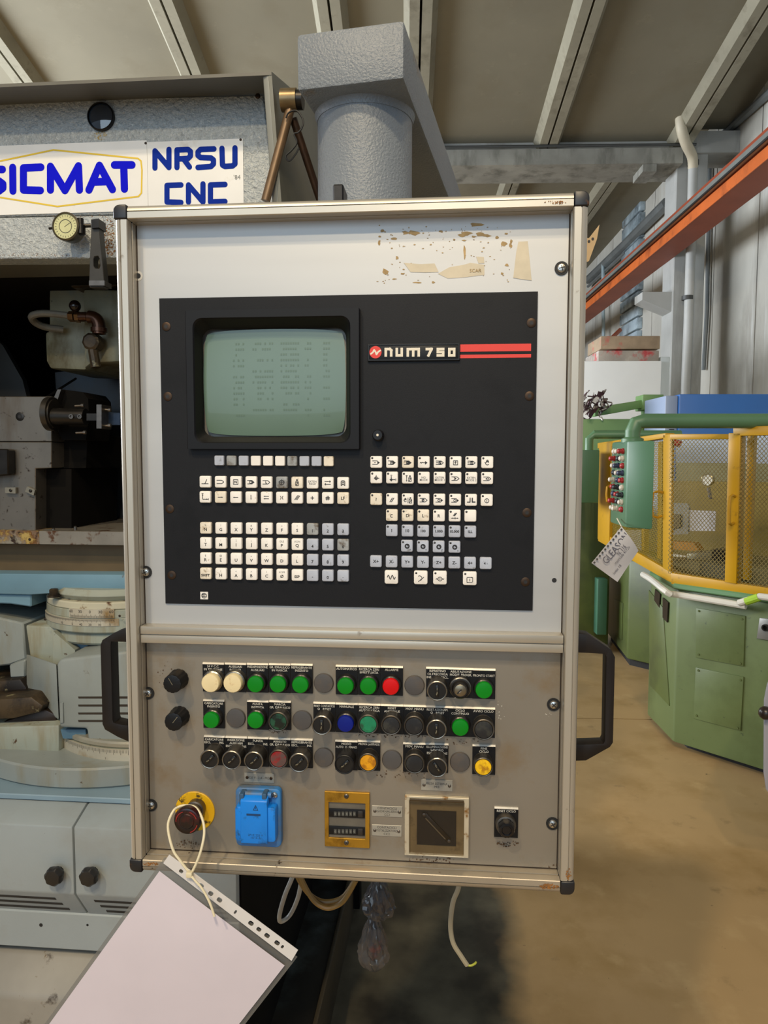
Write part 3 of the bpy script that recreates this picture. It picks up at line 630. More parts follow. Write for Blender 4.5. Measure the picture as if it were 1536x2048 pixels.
IC = {
 'angle': [[(-.72, -.42), (.7, -.42)], [(-.05, -.42), (.4, .48)]],
 'prog': [prog], 'boxn': [sq(.48), [(-.2, -.24), (-.2, .24), (.2, -.24), (.2, .24)]],
 'block': ends + [sq(.22, -.05)], 'progl': [prog, [(-.15, .22), (-.15, -.18), (.1, -.18)]],
 'cross': [arc(0, .0, .5, 0, 360, 14), [(-.62, .1), (.62, .1)], [(0, -.5), (0, .6)]],
 'tool': tool, 'swap': arr(-.6, .6, .28) + arr(.6, -.6, -.28), 'book': [[(-.4, -.55), (-.4, .3), (-.2, .5), (.2, .5), (.4, .3), (.4, -.55)], [(-.2, -.45), (-.2, .3), (0, .15), (.2, .3), (.2, -.45)], [(-.4, -.55), (0, -.2), (.4, -.55)]],
 'axes': [[(-.5, .6), (-.5, -.45), (.6, -.45)], ('f', [(-.66, .3), (-.5, .62), (-.34, .3)]), ('f', [(.3, -.3), (.62, -.45), (.3, -.6)]), [(-.66, .72), (-.34, .72)], [(.72, -.6), (.72, -.3)]],
 'right': [[(-.5, .0), (.4, 0)], ('f', [(.3, .14), (.56, 0), (.3, -.14)])], 'left': [[(.5, .0), (-.4, 0)], ('f', [(-.3, .14), (-.56, 0), (-.3, -.14)])],
 'down': [[(0, .5), (0, -.3)], ('f', [(-.12, -.25), (0, -.5), (.12, -.25)])], 'dbl': [[(-.5, .25), (.5, .25)], [(-.5, -.25), (.5, -.25)], ('f', [(-.25, .4), (-.56, .25), (-.25, .1)]), ('f', [(-.25, -.1), (-.56, -.25), (-.25, -.4)])],
 'bows': [arc(-.55, 0, .42, -50, 50, 6), arc(.55, 0, .42, 130, 230, 6)], 'slashes': [[(-.5, -.4), (.15, .5)], [(-.25, -.4), (.4, .5)], [(0, -.4), (.6, .42)]],
 'plus': [[(-.32, 0), (.32, 0)], [(0, -.32), (0, .32)]], 'hash': [[(-.4, .14), (.4, .14)], [(-.4, -.16), (.4, -.16)], [(-.22, -.42), (-.08, .42)], [(.08, -.42), (.22, .42)]],
 'r1': ends + [[(-.35, 0), (-.15, 0)]], 'r2': ends + [sq(.24, -.05), [(-.3, 0), (.1, 0)]], 'r3': ends + [sq(.24, -.05), sq(.12, -.05)],
 'r4': [[(-.75, -.05), (-.6, .1), (-.45, -.1), (-.3, .1), (-.15, 0)], [(-.1, 0), (.2, 0)], tri], 'r5': [prog, sq(.2, .05), [(-.7, 0), (-.3, 0)], [(-.1, .14), (.2, -.14)]],
 'r6': [sq(.42), [(-.12, -.25), (.05, -.05), (-.1, .08), (.12, .25)], arc(.0, .1, .16, 0, 200, 5)], 'r7': [prog, sq(.22, .05), [(-.75, 0), (-.4, 0)], [(0, .1), (.1, .02), (.05, -.12)]], 'hand': hand,
 's1': [arc(0, 0, .3, 0, 360, 12), [(0, .6), (0, -.4)], [(-.4, 0), (.6, 0)], ('f', arc(0, 0, .18, 90, 270, 6))], 's2': [arc(-.15, -.3, .2, 0, 360, 10), [(-.45, -.3), (.5, -.3)], [(-.15, -.6), (-.15, .35)], ('f', [(-.3, .2), (-.15, .5), (0, .2)]), ('f', [(.4, -.16), (.7, -.3), (.4, -.44)]), [(-.3, .62), (0, .62)], [(.78, -.5), (.78, -.1)]],
 's3': off(tool, .42, -.05, .95) + [[(-.25, -.6), (-.25, .45)], ('f', [(-.4, .25), (-.25, .5), (-.1, .25)]), ('f', [(-.4, -.4), (-.25, -.65), (-.1, -.4)]), [(-.42, .55), (-.08, .55)]],
 's6': [prog, [(-.3, .26), (-.05, 0), (-.3, -.26)], ('f', [(-.05, .24), (.22, 0), (-.05, -.24)])], 's8': [prog, [(-.3, .0), (-.05, 0)], ('f', [(-.2, .24), (.1, 0), (-.2, -.24)]), [(.1, .24), (.32, 0), (.1, -.24)]],
 'bars': [[(-.42, -.4), (.1, .4)], [(-.1, -.4), (.42, .4)]], 'handtool': off(hand, -.5, -.05, .7) + off(tool, .55, -.05, .9) + [[(.05, -.6), (.05, .45)]],
 't4': [prog, sq(.2, -.1), [(-.25, -.15), (.1, .2)]], 't5': ends + [arc(-.1, 0, .22, 0, 360, 10)], 't6': ends + [arc(-.1, 0, .22, 200, 340, 6), arc(-.1, 0, .22, 20, 160, 6)],
 't7': [[(-.75, -.35), (-.15, -.35), (-.15, .55)], [(.2, .55), (.2, -.35), (.85, -.35)], [(.32, .55), (.32, -.23), (.85, -.23)], [(-.75, -.28), (-.22, -.28), (-.22, .55)]], 't8': [arc(0, 0, .42, 0, 360, 16), [(0, .22), (0, -.1)], [(0, -.22), (0, -.2)]],
 'u1': [arc(0, 0, .3, 60, 300, 8)], 'u5': [[(-.3, .1), (.1, .65)], [(-.1, .1), (.3, .65)], [(0, .1), (.4, .65)], [(-.7, -.38), (.7, -.38)], ('f', [(-.45, -.24), (-.15, -.38), (-.45, -.52)]), ('f', [(.6, -.24), (.3, -.38), (.6, -.52)]), [(.08, -.55), (.08, -.2)]],
 'dial': [arc(.05, .1, .46, 0, 360, 16), arc(.05, .1, .3, 0, 360, 12), arc(.05, .1, .38, 0, 360, 14), [(.05, .1), (.2, .3)]],
 'sine': [sine(-.7, .7, .36)], 'spin': [arc(-.2, .02, .42, 120, -60, 9), [(-.4, -.6), (.55, .2)], ('f', [(-.1, -.2), (.1, -.3), (0, -.5)])],
 'feed': [arc(0, -.1, .36, 0, 360, 14), [(0, .1), (0, -.28)], [(-.7, -.16), (-.55, -.02), (-.42, -.18)], [(.42, -.02), (.55, -.18), (.7, -.04)]],
 'cycle': [[(-.5, .3), (.4, .3)], [(.5, .3), (.5, -.5)], [(.4, -.6), (-.5, -.6)], [(-.5, -.5), (-.5, .2)], ('f', [(.3, .42), (.55, .3), (.3, .18)]), ('f', [(-.3, -.72), (-.55, -.6), (-.3, -.48)]), [(0, .05), (0, -.35)]],
}
def key(px, py, kind, legend=None, small=None, led=False, size='m', icon=None, sub=None):
    a = {'m': .0076, 's': .0064, 'b': .0088}[size]
    p = at(px, py, YB - KH); p.y = YB
    k = put('key', {'m': KM, 's': KS, 'b': KB}[size][kind], panel, Matrix.Translation(p))
    f = p + Vector((0, -KH, 0))
    if icon:
        bm = nb(); strokes(bm, IC[icon], .0008 if icon not in ('plus', 'hash', 'bars', 'sine') else .0010, f + Vector((0, 0, -.0008 if led else 0)), a * .82, a * .82, n=5); put('key_symbol', mesh(bm, 'symbol', INK), k)
    if legend:
        if '\n' in legend: label_text(legend, f + Vector((0, 0, -.0012 if led else 0)), .0036, INK, k, 'key_lettering', maxw=a * 1.75, bold=.00003)
        elif small is not None:
            label_text(small, f + Vector((0, 0, .0036)), .0034, INK, k, 'key_lettering', maxw=a * 1.5); label_text(legend, f + Vector((0, 0, -.0018)), .0056, INK, k, 'key_lettering', maxw=a * 1.7, bold=.00014)
        else: label_text(legend, f + Vector((0, 0, {'x': -.0022, 'g': -.0022}.get(kind, 0) if sub is None else sub)), .0056 if len(legend) < 3 else .0046, INK, k, 'key_lettering', maxw=a * 1.75, bold=.00016)
    if led: put('lamp_dot', LED, k, Matrix.Translation(f + Vector((-a * .66, .0001, a * .66))))
    return k
def lerp(a, b, n, i): return a + (b - a) * i / (n - 1)
for i, kd in enumerate('gxgwwwxggd'): key(lerp(438, 657, 10, i), lerp(921, 922.5, 10, i), kd, size='s')
for i, (kd, ic) in enumerate(zip('wwwwwxdwww', ('angle', 'prog', 'boxn', 'block', 'progl', 'cross', 'tool', None, 'swap', 'book'))):
    key(lerp(410, 686, 10, i), lerp(963.5, 966, 10, i), kd, icon=ic, legend=None if ic else 'EXTEN\nPAGE')
for i, (kd, ic) in enumerate(zip('wdwwwwwwwd', ('axes', 'right', 'left', 'down', 'dbl', 'bows', 'slashes', 'plus', 'hash', None))):
    key(lerp(410, 686, 10, i), lerp(994, 996.5, 10, i), kd, icon=ic, legend=None if ic else 'LF')
ROWS = [('N%', 'G!', 'X"', 'Y&', "Z'", 'F+', 'S?', '1', '2', '3'), ('T[', 'M\\', 'I]', 'J^', 'K_', 'PDLE', 'QXON', '4', '5', '6'),
        ('R$', 'E@', 'U:', 'V=', 'W*', 'D;', 'L/', '7', '8', '9'), ('SHIFT', 'H(', 'A<', 'B>', 'C)', '0XOFF', 'ESP', '-', '0', '.')]
for r, row in enumerate(ROWS):
    for i, s in enumerate(row):
        px = lerp(411, 686, 10, i); py = lerp((1056, 1086.3, 1116.8, 1147.3)[r], (1059, 1090, 1121, 1152)[r], 10, i)
        if i >= 7: key(px, py, 'x' if s in '16' else 'g', s)
        elif s in ('SHIFT', 'ESP'): key(px, py, 'd' if s == 'SHIFT' else 'w', s, sub=-.002)
        else: key(px, py, 'd' if s[0] in 'N' else 'w', '\u00d8' if s == '0XOFF' else s[0], small=s[1:])
RR = [(752.3, 974.6, 8, 924, 924.5, 'wwdwwwww', ('r1', 'r2', 'r3', 'r4', 'r5', 'r6', 'r7', 'hand')),
      (752.3, 974.3, 8, 955, 956.3, 'wwwwwwww', ('s1', 's2', 's3', 'NO\nMODE', 'EXTEN\nMODE 1', 's6', 'EXTEN\nMODE 2', 's8')),
      (752.2, 973.6, 8, 998.3, 1000.2, 'dwwwwwww', ('?', 'bars', 'handtool', 't4', 't5', 't6', 't7', 't8')),
      (783.6, 940.8, 6, 1030.4, 1031.6, 'dddwww', ('u1', 'D', 'L', 'R', 'u5', '')),
      (783.4, 940.6, 6, 1061, 1063.5, 'gggggg', ('1', '10', '100', '1.000', '10.000', 'ILL')),
      (813.8, 909, 4, 1092, 1094, 'gggg', ('dial', 'dial', 'dial', 'dial')),
      (751.6, 971.5, 8, 1122.8, 1126.7, 'gggggggg', ('X+', 'X-', 'Y+', 'Y-', 'Z+', 'Z-', '4+', '4 -'))]
for r, (x0, x1, n, y0, y1, kd, ls) in enumerate(RR):
    for i, s in enumerate(ls):
        k = key(lerp(x0, x1, n, i), lerp(y0, y1, n, i), kd[i], led=r < 6, icon=s if s in IC else None, legend=s if s and s not in IC else None, sub=.0 if r > 3 else (-.0004))
        if s == 'dial': label_text('XYZ4'[i], at(lerp(x0, x1, n, i) + 6.5, lerp(y0, y1, n, i) + 7.5, YB - KH - .0001), .0034, INK, k, 'key_lettering')
for px, py, ic, ld in ((782.6, 1154.4, 'sine', False), (841.4, 1155.3, 'spin', True), (879.9, 1155.6, 'feed', True), (939.6, 1157, 'cycle', True)):
    key(px, py, 'w', icon=ic, led=ld, size='b')
p = at(408.6, 1191, YB); bm = nb(); bx(bm, p.x - .0052, p.x + .0052, YB - .0006, YB, p.z - .005, p.z + .005); sm = obj('maker_mark', bm, KEYW, panel)
bm = nb(); strokes(bm, [arc(0, 0, .0034, 0, 360, 12), [(-.003, .0012), (.003, .0012)], [(-.003, -.0012), (.003, -.0012)], [(0, .003), (0, -.003)], [(-.0016, .0026), (-.0016, -.0026)]], .0007, p + Vector((0, -.0006, 0)), n=5); obj('mark_print', bm, INK, sm)

# ------------------------------------------------------------- lower plate: legend plates and buttons
LGP = mat('legend_plate', '#0e0e10', 0.45, 0, 0.06, spec=.3); LIP = mat('legend_lip', '#b8b2a6', 0.4, 0.3, 0.08, 60)
def legend(px0, px1, py0, py1, lines):
    a = at(px0, py0, YP - .003); b = at(px1, py1, YP - .003)
    bm = nb(); bx(bm, a.x + .0002, b.x - .0002, YP - .003, YP, b.z, a.z - .0022); l = obj('legend_plate', bm, LGP, panel)
    bm = nb(); hexa(bm, [(a.x + .0002, YP - .003, a.z - .0022), (b.x - .0002, YP - .003, a.z - .0022), (b.x - .0002, YP - .0018, a.z), (a.x + .0002, YP - .0018, a.z)],
                    [(a.x + .0002, YP, a.z - .0022), (b.x - .0002, YP, a.z - .0022), (b.x - .0002, YP, a.z), (a.x + .0002, YP, a.z)]); obj('plate_lip', bm, LIP, l)
    wd = b.x - a.x
    for i, s in enumerate(lines):
        label_text(s, ((a.x + b.x) / 2, YP - .003, a.z - .0048 - .0042 * i), .0042, LETW, l, 'lettering', maxw=wd * .93, bold=.00005)
    return l
CHR = mat('chrome_ring', '#8f8a80', 0.3, 0.9, 0.1, 60, stains=[('#3a342c', 80, 0.6, 0.75)])
BAR = mat('dull_barrel', '#5c5750', 0.4, 0.85, 0.12, 60); FACE = mat('selector_face', '#141312', 0.35, 0, 0.1, 60)
SCUFF = mat('scuffed_pointer', '#7a735f', 0.5, 0.2, 0.2, 300)
LENS = {'g': mat('green_lens', '#067d18', 0.4, 0, 0.04, 40, spec=.25), 'r': mat('red_lens', '#cc0d10', 0.4, 0, 0.04, 40, spec=.25), 'b': mat('blue_lens', '#0b1c7c', 0.4, 0, 0.04, 40, spec=.25),
        'w': mat('cream_lens', '#e4d3a6', 0.4, 0, 0.03, 40, stains=[('#a9773a', 60, 0.70, 0.86)]), 'dg': mat('dirty_green_lens', '#1d4a36', 0.3, 0, 0.2, 60, stains=[('#0f1a14', 90, 0.5, 0.62)]),
        'tg': mat('teal_lens', '#178058', 0.35, 0, 0.12, 60, stains=[('#1f4a34', 70, 0.56, 0.7)]), 'dr': mat('dirty_red_lens', '#94141a', 0.3, 0, 0.2, 60, stains=[('#5a4442', 80, 0.5, 0.66)]),
        'y': mat('amber_lens', '#dd9a12', 0.32, 0, 0.1, 80, stains=[('#a5690c', 90, 0.52, 0.68)]), 'yy': mat('yellow_lens', '#e6b814', 0.32, 0, 0.1, 80, stains=[('#b07a10', 90, 0.55, 0.68)]),
        'k': mat('black_lens', '#1e1f22', 0.38, 0, 0.15, 60, stains=[('#34342f', 60, 0.58, 0.7)])}
MMPX = .000655
def base_at(px, py, d):
    p = at(px, py, YP - d); p.y = YP; return p
AX = Vector((0, -1, 0))
def pilot(px, py, r, col, d=.0165):
    p = base_at(px, py, d); r *= MMPX; bm = nb()
    lathe(bm, p, AX, [(r * 1.24, 0), (r * 1.24, .004), (r * 1.18, .006), (r * 1.14, .0105), (r * 1.02, .0115)], 28); q = obj('pilot_lamp', bm, CHR if col == 'w' else mat('dark_bezel', '#3c3a38', 0.3, 0.7, 0.1, 60), panel)
    bm = nb(); lathe(bm, p, AX, [(r, .0113), (r, d - .002), (r * .93, d - .0006), (r * .6, d), (r * .01, d + .0001)], 28); obj('lens', bm, LENS[col], q)
def blank(px, py, r):
    p = base_at(px, py, .0035); r *= MMPX; bm = nb()
    lathe(bm, p, AX, [(r, 0), (r, .0022), (r * .94, .0034), (r * .9, .0035)], 28); obj('blank_plug', bm, mat('grey_plug', '#4c4a4a', 0.45, 0, 0.05, 40, stains=[('#5c5146', 30, 0.55, 0.75)]), panel)
def selector(px, py, r, ang, dark=False, d=.028):
    p = base_at(px, py, d); r *= MMPX; bm = nb()
    lathe(bm, p, AX, [(r * 1.0, 0), (r * 1.0, .003), (r * .97, .0035), (r * .97, d - .003), (r * 1.03, d - .002), (r * 1.03, d - .0006), (r * .97, d), (r * .9, d - .0002), (r * .88, d - .0016)], 30, cap1=False)
    q = obj('selector_switch', bm, BAR if not dark else mat('dark_barrel', '#353230', 0.4, 0.6, 0.12, 60), panel)
    bm = nb(); lathe(bm, p, AX, [(r * 1.03, d - .0022), (r * 1.045, d - .0014), (r * 1.03, d - .0004), (r * .96, d + .0002), (r * .9, d - .0001)], 30, cap0=False, cap1=False); obj('rim', bm, CHR if not dark else BLACK, q)
    bm = nb(); lathe(bm, p, AX, [(r * .9, d - .0016), (r * .02, d - .0014)], 26); f = obj('face', bm, FACE, q)
    a = math.radians(ang); c_, s_ = math.cos(a), math.sin(a); M = r * .62
    bm = nb(); h = d + .002 - .0014
    pts = [(-1, -.26), (1, -.26), (1, .26), (-1, .26)]
    prism(bm, [p + Vector(((u * M * c_ - v * M * s_), -(d + .0006), (u * M * s_ + v * M * c_))) for u, v in pts], (0, .002, 0)); obj('turn_handle', bm, FACE, q, bev=.0005)
    bm = nb(); strokes(bm, [[(-.45 * M * c_, -.45 * M * s_), (-.12 * M * c_, -.12 * M * s_)], [(.2 * M * c_, .2 * M * s_), (.55 * M * c_, .55 * M * s_)], [(-.62 * M * c_ - .1 * M * s_, -.62 * M * s_ + .1 * M * c_), (-.4 * M * c_ - .1 * M * s_, -.4 * M * s_ + .1 * M * c_)]], .0009, p + Vector((0, -(d + .0006), 0)), n=5); obj('worn_pointer', bm, SCUFF, q)
def push(px, py, r, col, lr=.8, d=.021):
    p = base_at(px, py, d); r *= MMPX; bm = nb()
    lathe(bm, p, AX, [(r * .98, 0), (r * .98, .003), (r * .95, .0035), (r * .96, d - .003), (r * 1.0, d - .002), (r * 1.0, d - .0008), (r * .93, d), (r * .86, d - .0003), (r * .84, d - .003)], 30, cap1=False); q = obj('push_button', bm, BAR, panel)
    bm = nb(); lathe(bm, p, AX, [(r * .84, d - .003), (r * .835, d - .0013), (r * .8, d - .0006), (r * .5, d - .0003), (r * .01, d - .0002)], 28); obj('button_cap', bm, LENS[col], q)
X1 = [404.6, 448.5, 493, 537.4, 581.2, 625.6]
for i, t in enumerate((('24 V C.C.', 'IN TENSIONE'), ('AUSILIARI', 'INSERITI'), ('PREDISPOSIZIONE', 'AUSILIARI'), ('GR. IDRAULICO', 'IN MARCIA'), ('REFRIGERANTE', 'INSERITO'))): legend(X1[i], X1[i + 1], 1325 + .6 * i, 1384 + .8 * i, t)
X = [671, 715.6, 760.6, 805.9]
for i, t in enumerate((('AUTOMATICO',), ('RICERCA ZERI', 'EFFETTUATA'), ('ALLARME',))): legend(X[i], X[i + 1], 1330 + .9 * i, 1390 + .9 * i, t)
X = [852, 898.4, 944.8, 990.6]
for i, t in enumerate((('RIPRISTINO', 'OLTRECORSA', 'INS.          ESCL.'), ('ABILITAZIONE', 'MODIF. PROGR.'), ('', 'PRONTO START'))): legend(X[i], X[i + 1], 1334 + 1.5 * i, 1394.5 + 2 * i, t)
legend(405.7, 449.5, 1399, 1457, ('CARICATORE', 'INSERITO'))
legend(493.4, 537.9, 1400.5, 1460, ('PUNTA', 'INSERITA')); legend(537.9, 582.3, 1401, 1460.5, ('MARCIA', 'GR. IDRAULICO'))
X = [626.3, 671, 716, 761.3, 806.6, 852, 897.3, 943, 990]
for i, t in enumerate((('RESET CONTACICLI', 'O   RESET'), ('MANUALE',), ('RICERCA ZERI', 'AUTOMATICA'), ('RESET', 'ANOMALIE'), ('MOV. MANU', '-SI-'), ('RESET AZIONAM.', '    O   RESET'), ('CICLO', 'CONTINUO'), ('AVVIO CICLO',))): legend(X[i], X[i + 1], 1404 + 1.5 * i, 1464 + 1.7 * i, t)
X = [407.3, 450.1, 494.6, 537.9, 581.6, 625.6]
for i, t in enumerate((('CARICATORE', 'ESCL.          INS.'), ('INSERZIONE', 'AUSILIARI', 'ESCL           INS'), ('PUNTA', 'ESCL.          INS.'), ('ARRESTO', 'GR. IDRAULICO'), ('REFRIGERANTE', 'ESCL.          INS.'))): legend(X[i], X[i + 1], 1471 + 1.5 * i, 1531 + 1.4 * i, t)
legend(670, 715.6, 1480, 1541, ('MODO', 'AUTO  O  MANO')); legend(715.6, 760.6, 1480.5, 1542, ('PROVA LAMPADE',))
legend(805.9, 851.6, 1485, 1545, ('MOV. MANU', '-NO-')); legend(851.6, 896.8, 1486, 1546, ('ILLUMINAZIONE', 'LAVORO', 'ESCL          INS')); legend(944.8, 990.6, 1489, 1550, ('FINE', 'CICLO'))
for px, py, r, c_ in ((419.8, 1367.4, 18.6, 'w'), (464.3, 1368, 18.8, 'w')): pilot(px, py, r, c_, .02)
for px, py, c_ in ((509.8, 1369.7, 'g'), (554.7, 1370, 'g'), (599.8, 1371, 'g'), (690.3, 1373.3, 'g'), (736, 1373.8, 'g'), (781.3, 1374.5, 'r'), (968, 1381.5, 'g'), (421.2, 1441.5, 'g'), (510, 1442, 'g'), (690.5, 1448.8, 'b'), (920.7, 1456.5, 'g')): pilot(px, py, 16.6, c_)
for px, py in ((647, 1367), (828.8, 1371.4), (471, 1437), (604, 1441), (647, 1515.8), (783.6, 1520.5), (920, 1525)): blank(px, py, 20)
for px, py, a, dk in ((874.3, 1382.2, 90, 0), (643, 1451, 90, 0), (873, 1459.3, 90, 0), (418.7, 1519, 45, 0), (462.7, 1520.8, 45, 0), (507, 1522.6, 45, 0), (597.6, 1525.8, 45, 0), (688.7, 1529.6, 45, 1), (874.3, 1535.7, -55, 0)): selector(px, py, 19, a, dk)
for px, py, r, c_ in ((556, 1444, 20, 'dg'), (736, 1449.5, 20, 'tg'), (782, 1451, 20, 'k'), (828, 1452.5, 20.3, 'k'), (967.6, 1460, 21, 'k'), (556.5, 1519, 19.8, 'dr'), (736, 1526, 19.3, 'y'), (828.8, 1528, 20.3, 'k'), (966.4, 1535, 19.3, 'yy')): push(px, py, r, c_)
# key lock switch
p = base_at(920.7, 1381.5, .024); bm = nb(); r = 21 * MMPX
lathe(bm, p, AX, [(r, 0), (r, .012), (r * .92, .014), (r * .8, .0142), (r * .7, .016), (r * .66, .022)], 30); q = obj('key_switch', bm, mat('dark_barrel', '#353230', 0.4, 0.6, 0.12, 60), panel)
bm = nb(); lathe(bm, p, AX, [(r * 1.02, .012), (r * 1.02, .0138), (r * .93, .0148)], 30, cap0=False, cap1=False); obj('rim', bm, CHR, q)
bm = nb(); lathe(bm, p, AX, [(r * .56, .02), (r * .56, .0235), (r * .5, .024)], 24); lk = obj('lock_barrel', bm, mat('worn_brass', '#7d7462', 0.35, 0.8, 0.1, 60), q)
bm = nb(); strokes(bm, [[(-.0035, -.0035), (.001, .001)]], .0018, p + Vector((0, -.024, 0)), n=6); obj('keyway', bm, INK, lk)
bm = nb(); strokes(bm, [[(-.0012, -.0024), (.0006, -.0008)], [(-.007, -.0095), (-.0062, -.009)]], .0012, p + Vector((0, -.0243, 0)), n=6); obj('bright_wear', bm, STEEL, lk)
# fluted turning knobs
for px, py, a in ((344, 1368.5, 120), (346.5, 1444.4, 52)):
    d = .024; p = base_at(px, py, d); r = 19.5 * MMPX; bm = nb()
    lathe(bm, p, AX, [(r * 1.08, 0), (r * 1.08, .003), (r, .005), (r * .98, d - .002), (r * .93, d - .0003), (r * .86, d), (r * .1, d)], 48, fl=lambda t: 1 - .05 * (math.cos(12 * t) > .4)); q = obj('turning_knob', bm, BLACK, panel, ang=.7)
    bm = nb(); c_, s_ = math.cos(math.radians(a)), math.sin(math.radians(a)); strokes(bm, [[(-.001 * c_, -.001 * s_), (.009 * c_, .009 * s_)]], .0007, p + Vector((0, -d, 0))); obj('pointer_line', bm, SCUFF, q)
# engraved metal tags
TAGM = mat('tag_metal', '#a9a69c', 0.4, 0.5, 0.06, 60)
def metal_tag(px0, py0, px1, py1, lines, sz=.0044):
    a = at(px0, py0, YP - .001); b = at(px1, py1, YP - .001); bm = nb(); bx(bm, a.x, b.x, YP - .001, YP, b.z, a.z); t = obj('engraved_tag', bm, TAGM, panel, bev=.0003, seg=1)
    n = len(lines); hgt = a.z - b.z
    for i, s in enumerate(lines): label_text(s, ((a.x + b.x) / 2, YP - .001, (a.z + b.z) / 2 + (n - 1) * hgt * .145 - i * hgt * .29), sz, LETB, t, 'lettering', maxw=(b.x - a.x) * .68, maxh=hgt * .24)
    for x in (a.x + .004, b.x - .004):
        bm = nb(); lathe(bm, (x, YP - .001, (a.z + b.z) / 2), AX, [(.0021, 0), (.0021, .0006), (.0012, .0012)], 12); obj('rivet', bm, BRONZE if x < 0 and n == 1 else DSTEEL, t)
metal_tag(488.4, 1545, 548, 1566.5, ('220 V - 2 A - PR2',)); metal_tag(842, 1558.5, 905, 1583, ('PRESA ESTERNA', 'PR3'))
metal_tag(743.7, 1611, 804.8, 1635, ('CONTACICLI', 'GIORNALIERO', 'CC1')); metal_tag(743.7, 1649, 803.3, 1674, ('CONTACICLI', 'TOTALIZZATORE', 'CC2'))
# counter window in a brass frame
BRASS = mat('brass_frame', '#b58a2e', 0.38, 0.75, 0.08, 20, stains=[('#7c5a1c', 30, 0.6, 0.75)])
a = at(649, 1583, YP - .004); b = at(739, 1697, YP - .004); c = at(657, 1604.5, YP - .004); d_ = at(730.5, 1679, YP - .004)
bm = nb(); ringprism(bm, [Vector((x, YP - .004, z)) for x, z in ((a.x, a.z), (b.x, a.z), (b.x, b.z), (a.x, b.z))], [Vector((x, YP - .004, z)) for x, z in ((c.x, c.z), (d_.x, c.z), (d_.x, d_.z), (c.x, d_.z))], (0, .004, 0)); cnt = obj('counter_frame', bm, BRASS, panel, bev=.0004, seg=1)
bm = nb(); bx(bm, c.x, d_.x, YP - .0012, YP, d_.z, c.z); obj('counter_back', bm, mat('counter_plate', '#6f6a60', 0.5, 0.4, 0.12, 30), cnt)
for y0, y1 in ((1617, 1637), (1652, 1672)):
    e = at(658, y0, YP - .003); f = at(729.5, y1, YP - .003); bm = nb(); bx(bm, e.x, f.x, YP - .003, YP - .001, f.z, e.z); cw = obj('counter_window', bm, BLACK, cnt, bev=.0005)
    for k in range(6):
        u = at(668 + 7.6 * k, y0 + 6, YP - .003); v = at(673.4 + 7.6 * k, y1 - 5, YP - .003); bm = nb(); bx(bm, u.x, v.x, YP - .0034, YP - .003, v.z, u.z); dg = obj('digit_wheel', bm, mat('digit_wheel', '#4a4a46', 0.5), cw)
        label_text('0', ((u.x + v.x) / 2, YP - .0034, (u.z + v.z) / 2), .004, mat('digit_ink', '#8a8a80', 0.5), dg, 'digit', maxw=.0024, maxh=.0044)
    u = at(716, y0 + 4, YP - .003); v = at(726, y1 - 3, YP - .003); bm = nb(); bx(bm, u.x, v.x, YP - .005, YP - .003, v.z, u.z); obj('reset_button', bm, mat('counter_reset', '#2b2724', 0.4), cw, bev=.0006)
for px, py in ((692.5, 1593.5), (692.5, 1686.5)): screw(px, py, YP - .004, .0032, DSTEEL, parent=cnt, h=.0018)
# external connector behind a clear cover in a bright frame
a = at(809.5, 1591, YP - .005); b = at(937, 1716, YP - .005); c = at(818.5, 1600, YP - .005); d_ = at(927.5, 1713, YP - .005)
R4 = lambda p, q, y: [Vector((p.x, y, p.z)), Vector((q.x, y, p.z)), Vector((q.x, y, q.z)), Vector((p.x, y, q.z))]
bm = nb(); ringprism(bm, R4(a, b, YP - .006), R4(c, d_, YP - .006), (0, .006, 0)); cf = obj('connector_frame', bm, mat('worn_frame', '#c9bfa8', 0.4, 0.4, 0.06, 30, stains=[('#8a6534', 50, 0.62, 0.72)]), panel, bev=.0005, seg=1)
bm = nb(); bx(bm, c.x, d_.x, YP - .001, YP, d_.z, c.z); obj('connector_back', bm, mat('brown_back', '#7d6a4a', 0.5, 0.2, 0.12, 20, stains=[('#3d2e1c', 20, 0.58, 0.72)]), cf)
e = at(834, 1620, YP - .002); f = at(912, 1692.5, YP - .002); bm = nb(); bx(bm, e.x, f.x, YP - .002, YP - .001, f.z, e.z); cb = obj('connector_plate', bm, mat('connector_black', '#1d1915', 0.5), cf)
p = at(848, 1629, YP - .004); q = at(898, 1682, YP - .004); t = (q - p).normalized(); nrm = Vector((t.z, 0, -t.x)); bm = nb()
prism(bm, [p + nrm * .0036 - t * 0, q + nrm * .0036, q - nrm * .0036, p - nrm * .0036], (0, .0022, 0)); sk = obj('connector_socket', bm, mat('socket_shell', '#26211b', 0.4, 0.3), cb, bev=.0007)
bm = nb(); prism(bm, [p + t * .005 + nrm * .0026 + Vector((0, -.0004, 0)), q - t * .005 + nrm * .0026 + Vector((0, -.0004, 0)), q - t * .005 + nrm * .0012 + Vector((0, -.0004, 0)), p + t * .005 + nrm * .0012 + Vector((0, -.0004, 0))], (0, .0008, 0)); obj('contact_edge', bm, mat('contact_edge', '#6d6250', 0.4, 0.3), cb)
for s in (p, q): bm = nb(); lathe(bm, s, AX, [(.0022, 0), (.0022, .001), (.0012, .0014)], 12); obj('socket_screw', bm, DSTEEL, cb)
GL = mat('smoked_cover', '#3a2c16', 0.12, 0, 0, alpha=0.12)
g0, g1 = at(820, 1603, YP - .006), at(927, 1712, YP - .006)
bm = nb(); bx(bm, g0.x, g1.x, YP - .008, YP - .0066, g1.z, g0.z); cv = obj('clear_cover', bm, GL, cf, bev=.0006)
h0, h1 = at(819, 1597, YP - .008), at(928, 1606, YP - .008); bm = nb(); bx(bm, h0.x, h1.x, YP - .009, YP - .006, h1.z, h0.z); obj('cover_hinge', bm, mat('hinge_brown', '#4a3c28', 0.35, 0.3), cf, bev=.0008)
